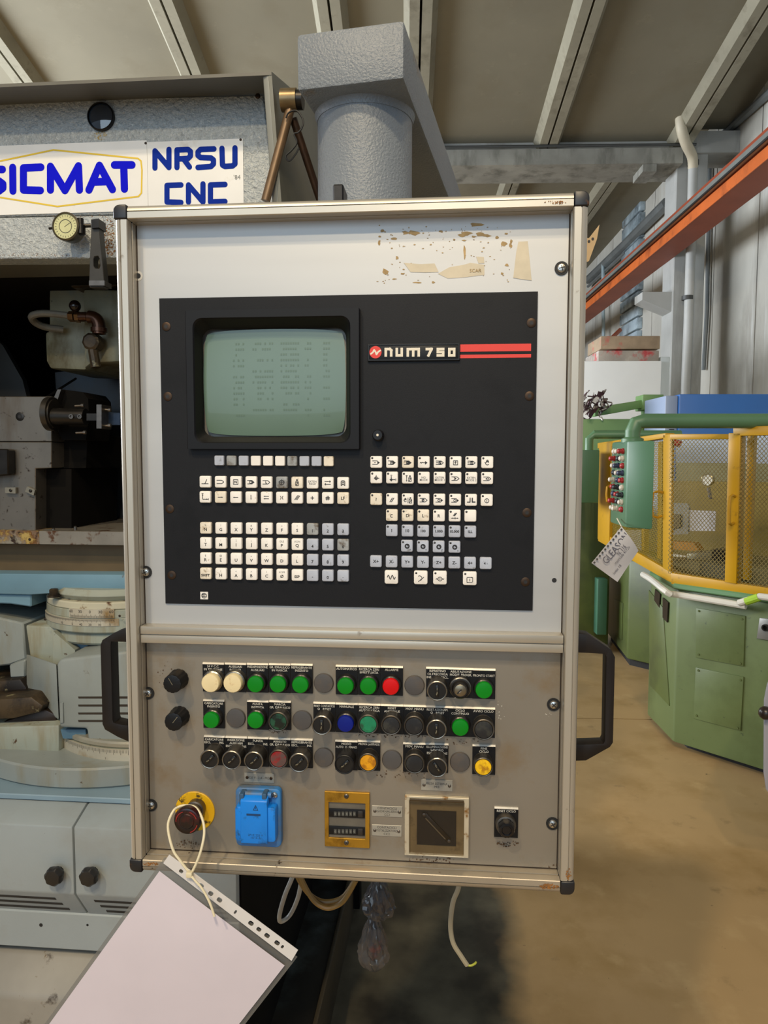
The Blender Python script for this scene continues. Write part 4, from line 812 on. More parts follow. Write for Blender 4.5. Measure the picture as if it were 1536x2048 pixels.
# reset button at the right
a = at(988.7, 1614, YP - .003); b = at(1036, 1676, YP - .003)
legend(988.7, 1036, 1614, 1676, ('RESET CICLO',))
p = base_at(1013.5, 1662, .026); r = 20 * MMPX; bm = nb(); lathe(bm, p, AX, [(r, 0), (r, .012), (r * .96, .014), (r * .84, .0146)], 30); q = obj('reset_knob', bm, BAR, panel)
bm = nb(); lathe(bm, p, AX, [(r * .82, .014), (r * .84, .022), (r * .74, .0255), (r * .5, .026), (r * .42, .0245), (r * .1, .0245)], 30, fl=lambda t: 1 - .06 * (math.cos(8 * t) > .5)); obj('knob_cap', bm, mat('glossy_black', '#0e0e12', 0.16, 0, 0), q)
# blue mains socket with a hinged lid
BLUE = mat('blue_plastic', '#0f7fe0', 0.38, 0, 0.05, 20, stains=[('#123a60', 36, 0.62, 0.74)]); BLUED = mat('blue_plastic_grimy', '#2c76b8', 0.5, 0, 0.08, 20, stains=[('#5d6468', 16, 0.5, 0.68)])
a = at(471, 1574, YP - .010); b = at(563, 1695, YP - .010); bm = nb(); prism(bm, [Vector((x, YP - .012, z)) for x, z in rrect(a.x, b.x, b.z, a.z, .007, 5)], (0, .012, 0)); so = obj('mains_socket', bm, BLUED, panel, bev=.0025, seg=3, ang=.5)
YL = YP - .030
a = at(468, 1615, YL); b = at(550, 1688, YL); bm = nb(); prism(bm, [Vector((x, YL + .003, z)) for x, z in rrect(a.x, b.x, b.z, a.z, .004, 4)], (0, .017, 0)); ld = obj('lid', bm, BLUE, so, bev=.002, seg=2, ang=.5)
a = at(480, 1596, YL); b = at(535, 1689, YL); bm = nb(); hexa(bm, [(a.x, YL, b.z), (b.x, YL, b.z), (b.x, YL, a.z - .004), (a.x, YL, a.z - .004)], [(a.x, YL + .014, b.z), (b.x, YL + .014, b.z), (b.x, YL + .012, a.z + .003), (a.x, YL + .012, a.z + .003)]); obj('lid_flap', bm, BLUE, ld, bev=.0012, seg=2)
a = at(477, 1584, YP - .024); b = at(541, 1602, YP - .024); bm = nb(); cyl(bm, (a.x, YP - .018, (a.z + b.z) / 2), (b.x, YP - .018, (a.z + b.z) / 2), .0042, n=16); obj('lid_hinge', bm, BLUED, so)
for px in (484, 529):
    u = at(px - 4, 1584, YP - .022); v = at(px + 5, 1608, YP - .024); bm = nb(); bx(bm, u.x, v.x, YP - .027, YP - .012, v.z, u.z); obj('hinge_ear', bm, mat('dark_blue', '#33526e', 0.4), so, bev=.0015)
c = at(511, 1616, YL - .0003); bm = nb(); strokes(bm, [[(-.003, -.003), (.003, -.003), (0, .0035), (-.003, -.003)], [(0, .0012), (0, -.0012)]], .0008, c); obj('warning_mark', bm, mat('relief_ink', '#123a66', 0.5), ld)
u = at(493, 1627, YL); v = at(521, 1632, YL); bm = nb(); bx(bm, u.x, v.x, YL - .0004, YL, v.z, u.z); obj('relief_strip', bm, mat('relief_ink', '#123a66', 0.5), ld)
label_text('2P+E 220 V\n10/16 A', at(511, 1673, YL), .0042, mat('relief_ink', '#123a66', 0.5), ld, 'relief_lettering', maxw=.028)
screw(548, 1592, YP - .012, .0042, STEEL, parent=so, h=.003)
# emergency stop
YEL = mat('yellow_disc', '#d9a90c', 0.42, 0, 0.06, 20, stains=[('#4b3a10', 90, 0.60, 0.68)])
p0 = at(389.5, 1623, YP - .002); p0.y = YP; r = 42 * MMPX; bm = nb(); lathe(bm, p0, AX, [(r, 0), (r, .0014), (r * .97, .002)], 40); es = obj('emergency_stop', bm, YEL, panel)
d = .042; p = Vector((p0.x, YP, p0.z)); f = at(373, 1643.5, YP - d); p = (p + Vector((f.x, YP, f.z))) / 2 if (Vector((f.x, 0, f.z)) - Vector((p0.x, 0, p0.z))).length > .004 else p
p = Vector((f.x, YP, f.z)); bm = nb(); lathe(bm, p, AX, [(.0125, .002), (.0125, .012), (.0105, .013), (.0105, .030)], 28); obj('stem', bm, DSTEEL, es)
r = 29 * .00063; bm = nb(); lathe(bm, p, AX, [(r * .62, .026), (r * .95, .030), (r, .034), (r, .038), (r * .93, d - .001), (r * .8, d), (r * .55, d - .0006), (r * .5, d + .0004), (r * .02, d + .0006)], 36)
hd = obj('stop_head', bm, mat('worn_red_head', '#3a1210', 0.3, 0, 0.2, 30, stains=[('#1a0f0c', 60, 0.48, 0.6)]), es)
for rr, a0, a1 in ((.76, 20, 70), (.76, 110, 180), (.8, 290, 345), (.46, 30, 330)):
    bm = nb(); strokes(bm, [arc(0, 0, r * rr, a0, a1, 12)], .0012 if rr > .5 else .0008, p + Vector((0, -d - .0004, 0)), n=5); obj('arrow_mark', bm, mat('red_mark', '#8d2420', 0.4) if rr > .5 else mat('groove_mark', '#241a16', 0.4), hd)
# ================================================================ THE GREY MACHINE BEHIND THE PANEL
HAM = mat('hammered_grey_paint', '#aab0b2', 0.36, 0, 0.09, 150, bump=1.0, bs=150, bd=.006, stains=[('#c9ccc8', 120, 0.62, 0.75)])
GREYM = mat('machine_grey_paint', '#868d8b', 0.42, 0, 0.08, 5, bump=0.15, bs=60, stains=[('#7b7256', 9, 0.58, 0.80, (1, 1, .2)), ('#4c3a24', 34, 0.75, 0.79)])
PALE = mat('pale_grey_cast', '#949a8f', 0.45, 0, 0.09, 5, bump=0.2, bs=50, stains=[('#7d6c42', 11, 0.58, 0.78, (1, 1, .15)), ('#4a3015', 34, 0.73, 0.77)])
RUSTY = mat('rusted_edge', '#8a8578', 0.5, 0.3, 0.1, 12, stains=[('#6a4112', 20, 0.46, 0.6), ('#2f1c0c', 60, 0.56, 0.66), ('#b39a58', 40, 0.6, 0.7)])
BLUEG = mat('cabinet_grey_paint', '#969fa2', 0.4, 0, 0.04, 3, bump=0.1, bs=120, stains=[('#8c8f8c', 4, 0.6, 0.8), ('#5e5647', 60, 0.77, 0.81)])
HOODM = mat('hood_paint', '#5f5d54', 0.5, 0, 0.1, 4)
DARKI = mat('shaded_dark', '#0d0b09', 0.9, 0, 0.3, 6, spec=.15)  # near black, the shade inside the machine put into the colour
DBLUE = mat('dark_blue_guard', '#39434e', 0.5, 0, 0.15, 3, stains=[('#3a3023', 3, 0.5, 0.7)])
STB = mat('ground_steel', '#77726a', 0.4, 0.7, 0.12, 6, stains=[('#5b4a38', 9, 0.58, 0.78, (1, 1, .2)), ('#3a3028', 60, 0.68, 0.76)])
STD = mat('dark_steel', '#34312e', 0.35, 0.8, 0.15, 30)
BRSS = mat('bronze_fitting', '#6d4c2a', 0.35, 0.8, 0.15, 60)
GRIME = mat('grimy_iron', '#4a3c28', 0.5, 0.3, 0.2, 14, stains=[('#1d150d', 10, 0.5, 0.64), ('#83795a', 40, 0.66, 0.74)])
mach = thing('gear_machine', 'large grey gear cutting machine with hammered header and maker sign, left of the control panel', 'machine', (at(0, 1900, .6).x, .9, 0))
YH = .55
def face(pts, y): return [at(a, b, y) for a, b in pts]
def slabp(name, pts, y, dep, m, parent=mach, bev=0, seg=1):
    bm = nb(); prism(bm, face(pts, y), (0, dep, 0)); return obj(name, bm, m, parent, bev=bev, seg=seg)
XL = at(-330, 500, YH).x
# header: hammered front plate, window, signs, hood
xr = at(528, 300, YH).x
ztop = at(300, 186, YH).z; zbot = at(100, 513, YH).z
def rect(name, x0, x1, z0, z1, y0, y1, m, parent=mach, bev=0, seg=1):
    bm = nb(); bx(bm, x0, x1, y0, y1, z0, z1); return obj(name, bm, m, parent, bev=bev, seg=seg)
zsplit = at(100, 430, YH).z
head = slabp('header_front', [(-340, 208), (527, 190), (549, 422), (-340, 440)], YH, .05, HAM, bev=.002)
slabp('header_lower_front', [(-340, 442), (549, 424), (557, 513), (-340, 520)], YH, .05, HAM, bev=.002)
xs = at(543, 143, YH - .10)
# hood lip around the header
zl = xs.z; bm = nb()
prism(bm, [Vector((XL, YH - .10, zl)), Vector((XL, YH - .10, zl - .006)), Vector((XL, YH + .05, ztop - .002)), Vector((XL, YH + .05, zl + .03))], (xs.x - XL, 0, 0)); obj('hood_top', bm, HOODM, mach)
q = atx(640, 226, xs.x)
slope = (zl - q.z) / (q.y - (YH - .10)); yr = YH + .75
xi = at(527, 195, YH).x
F0, F1 = Vector((xs.x, YH - .10, zl)), at(568, 470, YH - .06); rr0 = Vector((0, yr - YH + .10, 0)); hx = Vector((-.006, 0, 0))
bm = nb(); hexa(bm, [F0, F0 + rr0 - Vector((0, 0, slope * rr0.y)), F1 + rr0, F1], [F0 + hx, F0 + rr0 - Vector((0, 0, slope * rr0.y)) + hx, F1 + rr0 + hx, F1 + hx]); obj('hood_side', bm, mat('hood_side_paint', '#77766a', 0.5, 0, 0.08, 4), mach)
bm = nb(); g0, g1 = at(527, 160, YH - .09), at(549, 470, YH - .055); hexa(bm, [g1, F1 + hx, F0 + hx, Vector((g0.x, YH - .095, zl - .004))], [g1 + Vector((0, .05, 0)), F1 + hx + Vector((0, .05, 0)), F0 + hx + Vector((0, .09, 0)), Vector((g0.x, YH - .0, zl - .03))]); obj('hood_post', bm, mat('post_paint', '#8c8d86', 0.45, 0, 0.06, 5), mach, bev=.002)
rect('header_body', XL, xi - .01, zbot, zl - .04 - slope * .15, YH + .05, YH + .16, HOODM)
screw(515, 191, YH, .005, BRONZE, parent=head, h=.003, cross=False)
# round sight glass
c = at(200, 231.5, YH - .008); c.y = YH; r = .0275
bm = nb(); lathe(bm, c, AX, [(r, 0), (r, .007), (r * .93, .009), (r * .9, .007)], 32, cap1=False); sg = obj('sight_glass', bm, BLACK, mach)
bm = nb(); lathe(bm, c, AX, [(r * .9, .005), (r * .5, .0075), (r * .01, .008)], 32); obj('glass', bm, mat('dark_glass', '#27303a', 0.06, 0, 0.2, 30, spec=.9, coat=.6), sg)
# the two sign plates
SIGN = mat('sign_white', '#e6e6e4', 0.42, 0, 0.03, 8, stains=[('#b3a68a', 9, 0.66, 0.82)])
SB = mat('sign_blue', '#0a0fd0', 0.7, 0, 0.03, spec=.1); SBD = mat('sign_dark_blue', '#0a2c92', 0.7, 0, 0.03, spec=.1); SY = mat('sign_yellow', '#dcbc2c', 0.5, 0, 0.05)
ya = YH - .002
a = at(-80, 288, ya); b = at(297, 430, ya); za_ = at(200, 284, ya).z; zb_2 = at(100, 427, ya).z
s1_ = rect('maker_sign', a.x, b.x - .0005, zb_2, za_, ya, YH, SIGN)
b2_ = at(486, 300, ya); zb_3 = at(380, 281, ya).z
s2_ = rect('model_sign', b.x, b2_.x, zb_2, zb_3, ya, YH, SIGN)
for px, py, ps in ((291, 286, s1_), (481, 279, s2_)): screw(px, py, ya, .0025, BRONZE, parent=ps, h=.001, cross=False)
PX = .00100
def px2(pts): 
    out = []
    for x, y in pts:
        v = at(x, y, ya); out.append((v.x, v.z))
    return out
def sign_strokes(name, lines, w, m, parent, cap=True):
    for grp in (lines if isinstance(lines[0][0], list) else [lines]):
        bm = nb(); strokes(bm, [px2(l) for l in grp], w, (0, ya, 0), 1, 1, cap=cap, d=.0004, n=14); obj(name, bm, m, parent)
sign_strokes('sign_border', [[(-75, 383), (-75, 338), (107, 300), (276, 317), (282, 322), (284, 340), (283, 386), (277, 393), (115, 413), (-75, 383)]], .0032, SY, s1_)
k = 15.5 * .00103
SL = lambda ls, w, m, p: [sign_strokes('letter', [l], w, m, p) for l in ls]
SL([[[(5, 339), (-16, 339), (-24, 346), (-24, 354), (-16, 360), (-2, 362), (6, 368), (6, 376), (-2, 382), (-26, 382)]],
    [[(25.5, 335), (26, 382)]], [[(82, 334.5), (47, 336), (47, 380), (81, 381)]], [[(101, 380), (101, 333), (130, 381), (157, 332), (159, 380)]],
    [[(178, 380), (199, 331), (225, 379)], [(190, 364), (213, 363)]], [[(229, 330), (264, 330)], [(247.5, 331), (249, 378)]]], .0152, SB, s1_)
SL([[[(310, 336), (310, 302), (338, 335), (338, 299)]], [[(354, 335), (354, 300), (376, 299), (381, 303), (381, 312), (376, 317), (356, 318)], [(368, 319), (379, 334)]],
    [[(428, 298), (401, 299), (396, 304), (396, 311), (401, 315), (422, 316), (427, 320), (427, 328), (422, 333), (396, 335)]], [[(444, 297), (445, 330), (450, 333), (465, 332), (470, 328), (470, 296)]],
    [[(362, 370), (334, 371), (334, 404), (362, 405)]], [[(377, 404), (377, 370), (406, 404), (406, 368)]], [[(450, 369), (421, 370), (421, 404), (450, 403)]]], .0108, SBD, s2_)
label_text("'84", at(474, 354, ya - .0006), .012, mat('pencil', '#8c8c88', 0.7), s2_, 'pencilled_year')
specks('rust_specks', ((214, 470, 16, 38, 150, 2.4), (222, 495, 10, 16, 60, 2.6), (150, 432, 60, 3, 30, 1.6), (60, 510, 90, 3, 40, 1.6)), mat('rust_speck', '#7d5220', 0.7, 0, 0.25, 60), YH, mach)
specks('oil_bleed', ((200, 272, 14, 9, 40, 2.6),), mat('oil_bleed', '#a38a4c', 0.6), YH, mach)
# dial gauge on its stem
dg_ = thing('dial_gauge', 'small round dial gauge with yellowed face fixed below the maker sign', 'gauge', at(132, 452, YH))
c = at(130, 452, YH - .055); bm = nb()
lathe(bm, c + Vector((0, .03, 0)), AX, [(.025, 0), (.026, .018), (.0275, .02), (.0275, .029), (.0245, .031), (.0238, .0285)], 30, cap1=False); case = obj('case', bm, mat('gauge_case', '#57503e', 0.35, 0.6, 0.1, 50), dg_)
bm = nb(); lathe(bm, c + Vector((0, .002, 0)), AX, [(.0245, 0), (.0245, .0004)], 30); fc = obj('dial_face', bm, mat('yellowed_dial', '#c8c795', 0.4, 0, 0.06, 60), dg_)
bm = nb(); f0 = c + Vector((0, .0016, 0)); strokes(bm, [arc(0, 0, .013, 0, 360, 20), arc(0, 0, .0125, 0, 360, 20)] + [[(.0185 * math.cos(t), .0185 * math.sin(t)), (.0215 * math.cos(t), .0215 * math.sin(t))] for t in [k * PI / 12 for k in range(24)]] + [[(-.002, -.001), (.012, .008)]], .0007, f0, n=4); obj('scale_marks', bm, INK, fc)
bm = nb(); cyl(bm, at(157, 452, YH - .042), at(182, 451, YH - .035), .004, n=10); obj('stem', bm, STD, dg_); bm = nb(); cyl(bm, at(98, 457, YH - .042), at(107, 456, YH - .042), .0025, n=8); obj('plunger', bm, STD, dg_)
bm = nb(); lathe(bm, at(161, 437, YH - .042), (0, 0, -1), [(.006, 0), (.006, .012), (.009, .013), (.009, .03), (.006, .032)], 14); obj('clamp', bm, STD, dg_)
# finger bracket
bm = nb(); ringprism(bm, face([(183, 442), (197, 440), (203, 505), (208, 560), (208, 575), (179, 575), (178, 560), (180, 500)], YH - .05), face([(189, 513), (196, 512), (199, 518), (200, 532), (198, 537), (190, 537), (187, 532), (187, 518)], YH - .05), (0, .02, 0))
fb = obj('finger_bracket', bm, mat('bracket_iron', '#3a3834', 0.5, 0.4, 0.1, 30), mach, bev=.001, seg=1)
slabp('bracket_foot', [(178, 561), (209, 561), (209, 571), (178, 571)], YH - .055, .03, DSTEEL, fb)
slabp('bracket_tip', [(182, 439), (197, 437), (198, 455), (183, 456)], YH - .056, .03, STD, fb)

# work space: side walls, back, head casting
yk = 1.35
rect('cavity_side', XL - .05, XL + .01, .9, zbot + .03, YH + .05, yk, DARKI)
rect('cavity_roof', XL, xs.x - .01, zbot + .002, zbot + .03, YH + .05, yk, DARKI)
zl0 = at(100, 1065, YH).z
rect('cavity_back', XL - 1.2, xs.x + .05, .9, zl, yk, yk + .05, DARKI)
slabp('guard_sheet', [(110, 745), (320, 720), (320, 1075), (130, 1075)], 1.15, .01, DBLUE)
slabp('guard_curve', [(-60, 640), (5, 690), (45, 760), (70, 860), (60, 900), (-60, 900)], 1.0, .02, mat('far_guard', '#2c2a26', 0.5, 0, 0.2, 4))
yc = .85
DCAST = mat('dirty_cast', '#85836c', 0.5, 0, 0.14, 9, bump=.3, bs=70, stains=[('#5d5232', 12, 0.56, 0.74, (1, 1, .5)), ('#2c2415', 30, 0.73, 0.80), ('#6d7a7c', 7, 0.64, 0.8)])
slabp('head_casting', [(98, 560), (168, 556), (172, 740), (100, 737), (92, 722), (90, 665), (98, 662)], yc, .22, DCAST, bev=.006, seg=2)
slabp('head_casting_side', [(166, 578), (262, 580), (262, 722), (182, 726), (168, 738)], yc - .03, .2, DCAST, bev=.006, seg=2)
slabp('head_cap', [(137, 558), (142, 545), (262, 536), (262, 568), (142, 576)], yc - .05, .2, GRIME, bev=.004)
bm = nb(); P = [at(x, y, yc - .08) for x, y in ((148, 633), (120, 629), (85, 627), (64, 632), (60, 641), (72, 648), (100, 650))]; P = [p + Vector((0, .0 + .02 * max(0, i - 3), 0)) for i, p in enumerate(P)]
hose = tag(obj('coolant_hose', (tube(bm, smooth(P, 6), .0085, 10), bm)[1], mat('grey_hose', '#6a6355', 0.5, 0, 0.1, 60)), 'grey looped coolant hose screwed to the brass pipe elbow in the dark machine opening', 'hose')
pe = thing('pipe_elbow', 'brown pipe elbow with brass nuts joining the grey coolant hose inside the machine', 'pipe fitting', at(195, 640, yc - .08))
bm = nb(); tube(bm, smooth([at(x, y, yc - .08) for x, y in ((158, 634), (175, 634), (190, 637), (197, 648), (198, 668))], 5), [.0115] * 6 + [.0155] * 15, 12); obj('elbow', bm, mat('brown_elbow', '#4c2f1e', 0.25, 0.6, 0.1, 50), pe)
bm = nb(); cyl(bm, at(139, 633, yc - .08), at(149, 633, yc - .08), .0125, n=6); cyl(bm, at(152, 634, yc - .08), at(160, 634, yc - .08), .013, n=6); obj('hose_nut', bm, BRSS, pe)
bm = nb(); cyl(bm, at(198, 656, yc - .08), at(198, 664, yc - .08), .019, n=14); obj('collar', bm, mat('brown_elbow', '#4c2f1e'), pe)
bm = nb(); lathe(bm, at(181, 683, yc - .08), AX, [(.021, -.03), (.021, .0), (.015, .004)], 9); obj('valve_knob', bm, GRIME, pe)
bm = nb(); ball(bm, at(150, 612, yc - .09), .0135, 18); tag(obj('ball_knob', bm, mat('glossy_bakelite', '#1a0d0a', 0.12, 0, 0)), 'glossy black ball knob above the hose nut inside the machine opening', 'knob')
bm = nb(); cyl(bm, at(186, 700, yc - .07), at(192, 735, yc - .07), .012, n=10); obj('drain_stub', bm, GRIME, pe)
rect('machine_side', XL - .07, XL - .051, .02, zl - .03, YH, yk + .05, GREYM)
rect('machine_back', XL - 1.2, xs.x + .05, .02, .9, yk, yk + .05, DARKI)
# tool slide block
yb_ = .78
zj = 884
blk = slabp('tool_block_upper', [(-90, 793), (103, 793), (103, zj - 1), (-90, zj - 1)], yb_, .3, STB, bev=.0015)
slabp('tool_block_lower', [(-90, zj), (103, zj), (103, 936), (71, 937), (71, 1068), (-90, 1068)], yb_ + .002, .3, STB, bev=.0015)
for px, py in ((39, 833),): 
    s = screw(px, py, yb_, .0105, STD, parent=blk, h=.002, cross=False)
slabp('black_stop', [(-40, 897), (16, 898), (17, 950), (-40, 955)], yb_ - .03, .03, STD, bev=.003)
for pts in ([(10, 975), (31, 975), (31, 987), (10, 986)], [(54, 973), (70, 980), (67, 991), (50, 983)]):
    t_ = slabp('clamp_tab', pts, yb_ - .008, .008, mat('clamp_tab', '#8f8a7c', 0.4, 0.6, 0.1, 60)); cx_ = sum(p[0] for p in pts) / 4; cy_ = sum(p[1] for p in pts) / 4
    screw(cx_, cy_, yb_ - .008, .004, STD, parent=t_, h=.002, cross=False)
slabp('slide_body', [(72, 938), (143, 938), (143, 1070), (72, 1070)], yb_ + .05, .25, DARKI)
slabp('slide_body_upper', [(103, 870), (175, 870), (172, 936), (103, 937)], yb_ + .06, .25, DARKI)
# spindle with its clamp and tool plate
sp_ = obj('spindle', (lambda b: (cyl(b, at(108, 833, yb_ - .03), at(172, 834, yb_ - .03), .0195, n=24), b)[1])(nb()), STD, mach)
bm = nb(); cyl(bm, at(97, 828, yb_ - .02), at(108, 828, yb_ - .02), .04, n=30); cyl(bm, at(108, 828, yb_ - .02), at(111, 828, yb_ - .02), .034, n=30); obj('spindle_flange', bm, mat('flange_steel', '#4a4640', 0.35, 0.8, 0.1, 40), sp_)
for px in (143, 160):
    bm = nb(); lathe(bm, at(px, 833, yb_ - .051), AX, [(.0055, 0), (.0055, .003), (.003, .003), (.003, .001)], 14, cap1=False); obj('set_screw', bm, DSTEEL, sp_)
slabp('spindle_guard', [(112, 784), (120, 778), (165, 784), (176, 797), (178, 830), (172, 880), (125, 880), (108, 845)], yb_ + .02, .12, DARKI)
slabp('guard_edge', [(103, 806), (115, 779), (122, 779), (113, 806)], yb_ + .0, .03, DSTEEL)
slabp('tool_holder', [(173, 827), (194, 827), (194, 841), (173, 841)], yb_ - .04, .03, STD, sp_)
slabp('tool_plate', [(193, 809), (203, 809), (203, 857), (193, 857)], yb_ - .055, .05, DSTEEL, sp_)
slabp('tool_shank', [(203, 822), (240, 826), (240, 850), (203, 850)], yb_ - .02, .03, mat('blue_steel', '#2b3646', 0.35, 0.6, 0.1, 20))
for a_, b_ in (((203, 819), (222, 820)), ((203, 852), (222, 851)), ((150, 812), (168, 811)), ((152, 866), (172, 865))):
    bm = nb(); cyl(bm, at(*a_, yb_ - .04), at(*b_, yb_ - .04), .0026, n=8); cyl(bm, at(b_[0] - 5, b_[1], yb_ - .04), at(*b_, yb_ - .04), .0045, n=10); obj('cap_screw', bm, DSTEEL, mach)
bm = nb(); cyl(bm, at(92, 795, yb_ + .1), at(152, 757, yb_ + .2), .003, n=6); obj('thin_rod', bm, STD, mach)
# ledge: rusted left half, ground right half
yl = .76
xm = at(78, 1075, yl).x; z0, z1 = at(100, 1089, yl).z, at(100, 1062, yl).z
rect('ledge_rusted', XL, xm, z0, z1, yl, yl + .45, RUSTY, bev=.001)
rect('ledge_steel', xm, at(520, 1075, yl).x, z0, z1, yl, yl + .45, mat('ledge_steel', '#8d877c', 0.4, 0.5, 0.1, 14, stains=[('#5d3f2a', 30, 0.64, 0.72)]), bev=.001)
for px, py in ((107, 1058), (151, 1054)):
    bm = nb(); lathe(bm, at(px, py + 6, yl + .03), (0, 0, 1), [(.004, 0), (.004, .008), (.002, .01)], 10); obj('stud', bm, DSTEEL, mach)
screw(59, 1079, yl, .0035, BRONZE, parent=mach, h=.001, cross=False)
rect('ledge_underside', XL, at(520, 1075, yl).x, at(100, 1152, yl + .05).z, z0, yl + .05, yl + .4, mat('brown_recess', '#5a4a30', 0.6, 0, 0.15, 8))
# turntable castings
BLC = mat('blue_grey_cast', '#67899c', 0.42, 0, 0.08, 5, bump=0.12, bs=50, stains=[('#57452c', 30, 0.74, 0.78)])
ytb = .90
xc = at(188, 1230, ytb - .17).x
def disc(name, r, z0, z1, m, parent=mach, cy=ytb, cx=None, bev=.003, prof=None, n=72):
    bm = nb(); lathe(bm, (xc if cx is None else cx, cy, z0), (0, 0, 1), prof or [(r - bev, 0), (r, bev), (r, z1 - z0 - bev), (r - bev, z1 - z0)], n); return obj(name, bm, m, parent)
R1 = .19; yf = ytb - R1
Z = lambda py, dy=0: at(188, py, yf + dy).z
slabp('carriage_casting', [(-90, 1146), (560, 1152), (560, 1186), (172, 1182), (60, 1190), (-90, 1186)], yf + .05, .3, BLC, bev=.004, seg=2)
slabp('carriage_web', [(-90, 1186), (62, 1189), (62, 1214), (20, 1208), (-90, 1204)], yf + .06, .3, BLC, bev=.003)
disc('turntable_flange', R1 - .012, Z(1206), Z(1184), PALE, bev=.012)
disc('turntable_upper', R1 - .004, Z(1222), Z(1206) - .0005, mat('rust_spotted_cast', '#b3b09c', 0.45, 0, 0.08, 5, stains=[('#7d5a2c', 14, 0.60, 0.66), ('#3c1d0c', 14, 0.62, 0.67)]))
# two graduated scale bands
SCALE = mat('scale_band', '#bdb7a6', 0.4, 0.3, 0.06, 10, stains=[('#8a6d3c', 7, 0.60, 0.76)])
def band(name, r, z0, z1, a0, a1, nums, up, m=SCALE, parent=mach, cy=ytb, th=.0015, nt=80, nsz=.0075):
    """a graduated arc band in front of a cylinder; angles in degrees from straight towards the viewer, to the right positive"""
    bm = nb(); prev = None
    for k in range(41):
        t = math.radians(a0 + (a1 - a0) * k / 40)
        sec = [bm.verts.new((xc + rr * math.sin(t), cy - rr * math.cos(t), z)) for rr, z in ((r + th, z0), (r + th, z1), (r - .002, z1), (r - .002, z0))]
        if prev:
            for i in range(4): bm.faces.new((prev[i], sec[i], sec[(i + 1) % 4], prev[(i + 1) % 4]))
        elif k == 0: bm.faces.new(sec)
        prev = sec
    bm.faces.new(prev[::-1]); o = obj(name, bm, m, parent)
    bm = nb(); h = z1 - z0; rr = r + th + .0003
    for k in range(nt + 1):
        t = math.radians(a0 + (a1 - a0) * (.04 + .92 * k / nt)); L = h * (.42 if k % 5 == 0 else .28); e = .00035
        zs = (z0 + .0008, z0 + L) if up else (z1 - L, z1 - .0008)
        bm.faces.new([bm.verts.new((xc + rr * math.sin(tt), cy - rr * math.cos(tt), z)) for tt, z in ((t - e / r, zs[0]), (t + e / r, zs[0]), (t + e / r, zs[1]), (t - e / r, zs[1]))])
    obj('graduations', bm, INK, o)['kind'] = 'stuff'
    for s, ang in nums:
        t = math.radians(ang); zc_ = z0 + h * (.72 if up else .24)
        M = Matrix.Translation((xc + rr * math.sin(t), cy - rr * math.cos(t), zc_)) @ Matrix.Rotation(t, 4, 'Z')
        label_text(s, (0, 0, 0), nsz, INK, o, 'scale_number', M=M)
    return o
band('scale_band_upper', R1 - .002, Z(1237), Z(1219), -17, 17, (('60', -15), ('30', -7.5), ('0', 0), ('30', 7.5), ('60', 15)), True, nt=48, nsz=.010)
disc('scale_ring', R1 - .003, Z(1238), Z(1222), PALE, bev=.001)
disc('turntable_lower', R1 - .001, Z(1268), Z(1238) - .0003, PALE)
band('scale_band_lower', R1 - .001, Z(1253), Z(1239), -60, 20, (('10', -24), ('5', -14), ('40', -7), ('20', 0), ('10', 7), ('5', 14)), False, nt=120, nsz=.008)
disc('turntable_base', R1 - .012, Z(1290, .02), Z(1268) - .0005, PALE, bev=.006)
screw(90, 1239, yf + .01, .003, BRONZE, h=.001, parent=mach, cross=False); screw(239, 1232, yf, .003, BRONZE, h=.001, parent=mach, cross=False)
# hex nut on the casting
bm = nb(); c = at(108, 1192, yf + .03); lathe(bm, c, (0, 0, 1), [(.013, 0), (.013, .004), (.0105, .004), (.0105, .016), (.008, .018)], 6); lathe(bm, c, (0, 0, 1), [(.015, -.002), (.015, .002)], 18); nt_ = obj('hex_nut', bm, GRIME, mach)
# pedestal below the turntable
slabp('pedestal', [(50, 1250), (250, 1262), (260, 1400), (106, 1400), (60, 1320)], yf + .05, .25, PALE, bev=.006, seg=2)
slabp('pedestal_rib', [(-60, 1222), (46, 1246), (52, 1318), (20, 1330), (-60, 1340)], yf + .07, .25, GREYM, bev=.004)
slabp('pedestal_gusset', [(106, 1262), (150, 1300), (150, 1320), (106, 1330)], yf + .02, .05, PALE)
slabp('recess_shade', [(110, 1265), (260, 1270), (260, 1320), (155, 1308)], yf + .045, .01, mat('shadow_blue', '#4a6a80', 0.5))  # sheet with the blue shade of the recess put into its colour
# faceted tail piece with grimy iron dogs
bm = nb(); hexa(bm, [at(53, 1308, yf + .03), at(113, 1328, yf - .04), at(118, 1440, yf - .04), at(54, 1395, yf + .03)], [at(53, 1308, yf + .2), at(113, 1328, yf + .2), at(118, 1440, yf + .2), at(54, 1395, yf + .2)]); obj('side_facet', bm, GREYM, mach, bev=.004, seg=2)
slabp('side_step', [(18, 1330), (50, 1320), (50, 1354), (20, 1356)], yf + .04, .1, GREYM, bev=.003)
slabp('iron_dog', [(-50, 1365), (40, 1358), (52, 1375), (56, 1393), (10, 1398), (-50, 1390)], yf + .02, .12, GRIME, bev=.005, seg=2)
slabp('iron_dog', [(-50, 1402), (62, 1394), (86, 1412), (80, 1424), (24, 1438), (-50, 1440)], yf - .05, .15, GRIME, bev=.004, seg=2)
slabp('iron_dog', [(24, 1438), (84, 1416), (112, 1430), (112, 1450), (40, 1462), (-50, 1464)], yf - .03, .15, mat('oily_iron', '#2c1f14', 0.35, 0.4, 0.2, 20), bev=.004, seg=2)
slabp('lower_body', [(-90, 1456), (118, 1450), (118, 1506), (60, 1516), (-90, 1520)], yf - .06, .3, PALE, bev=.005, seg=2)
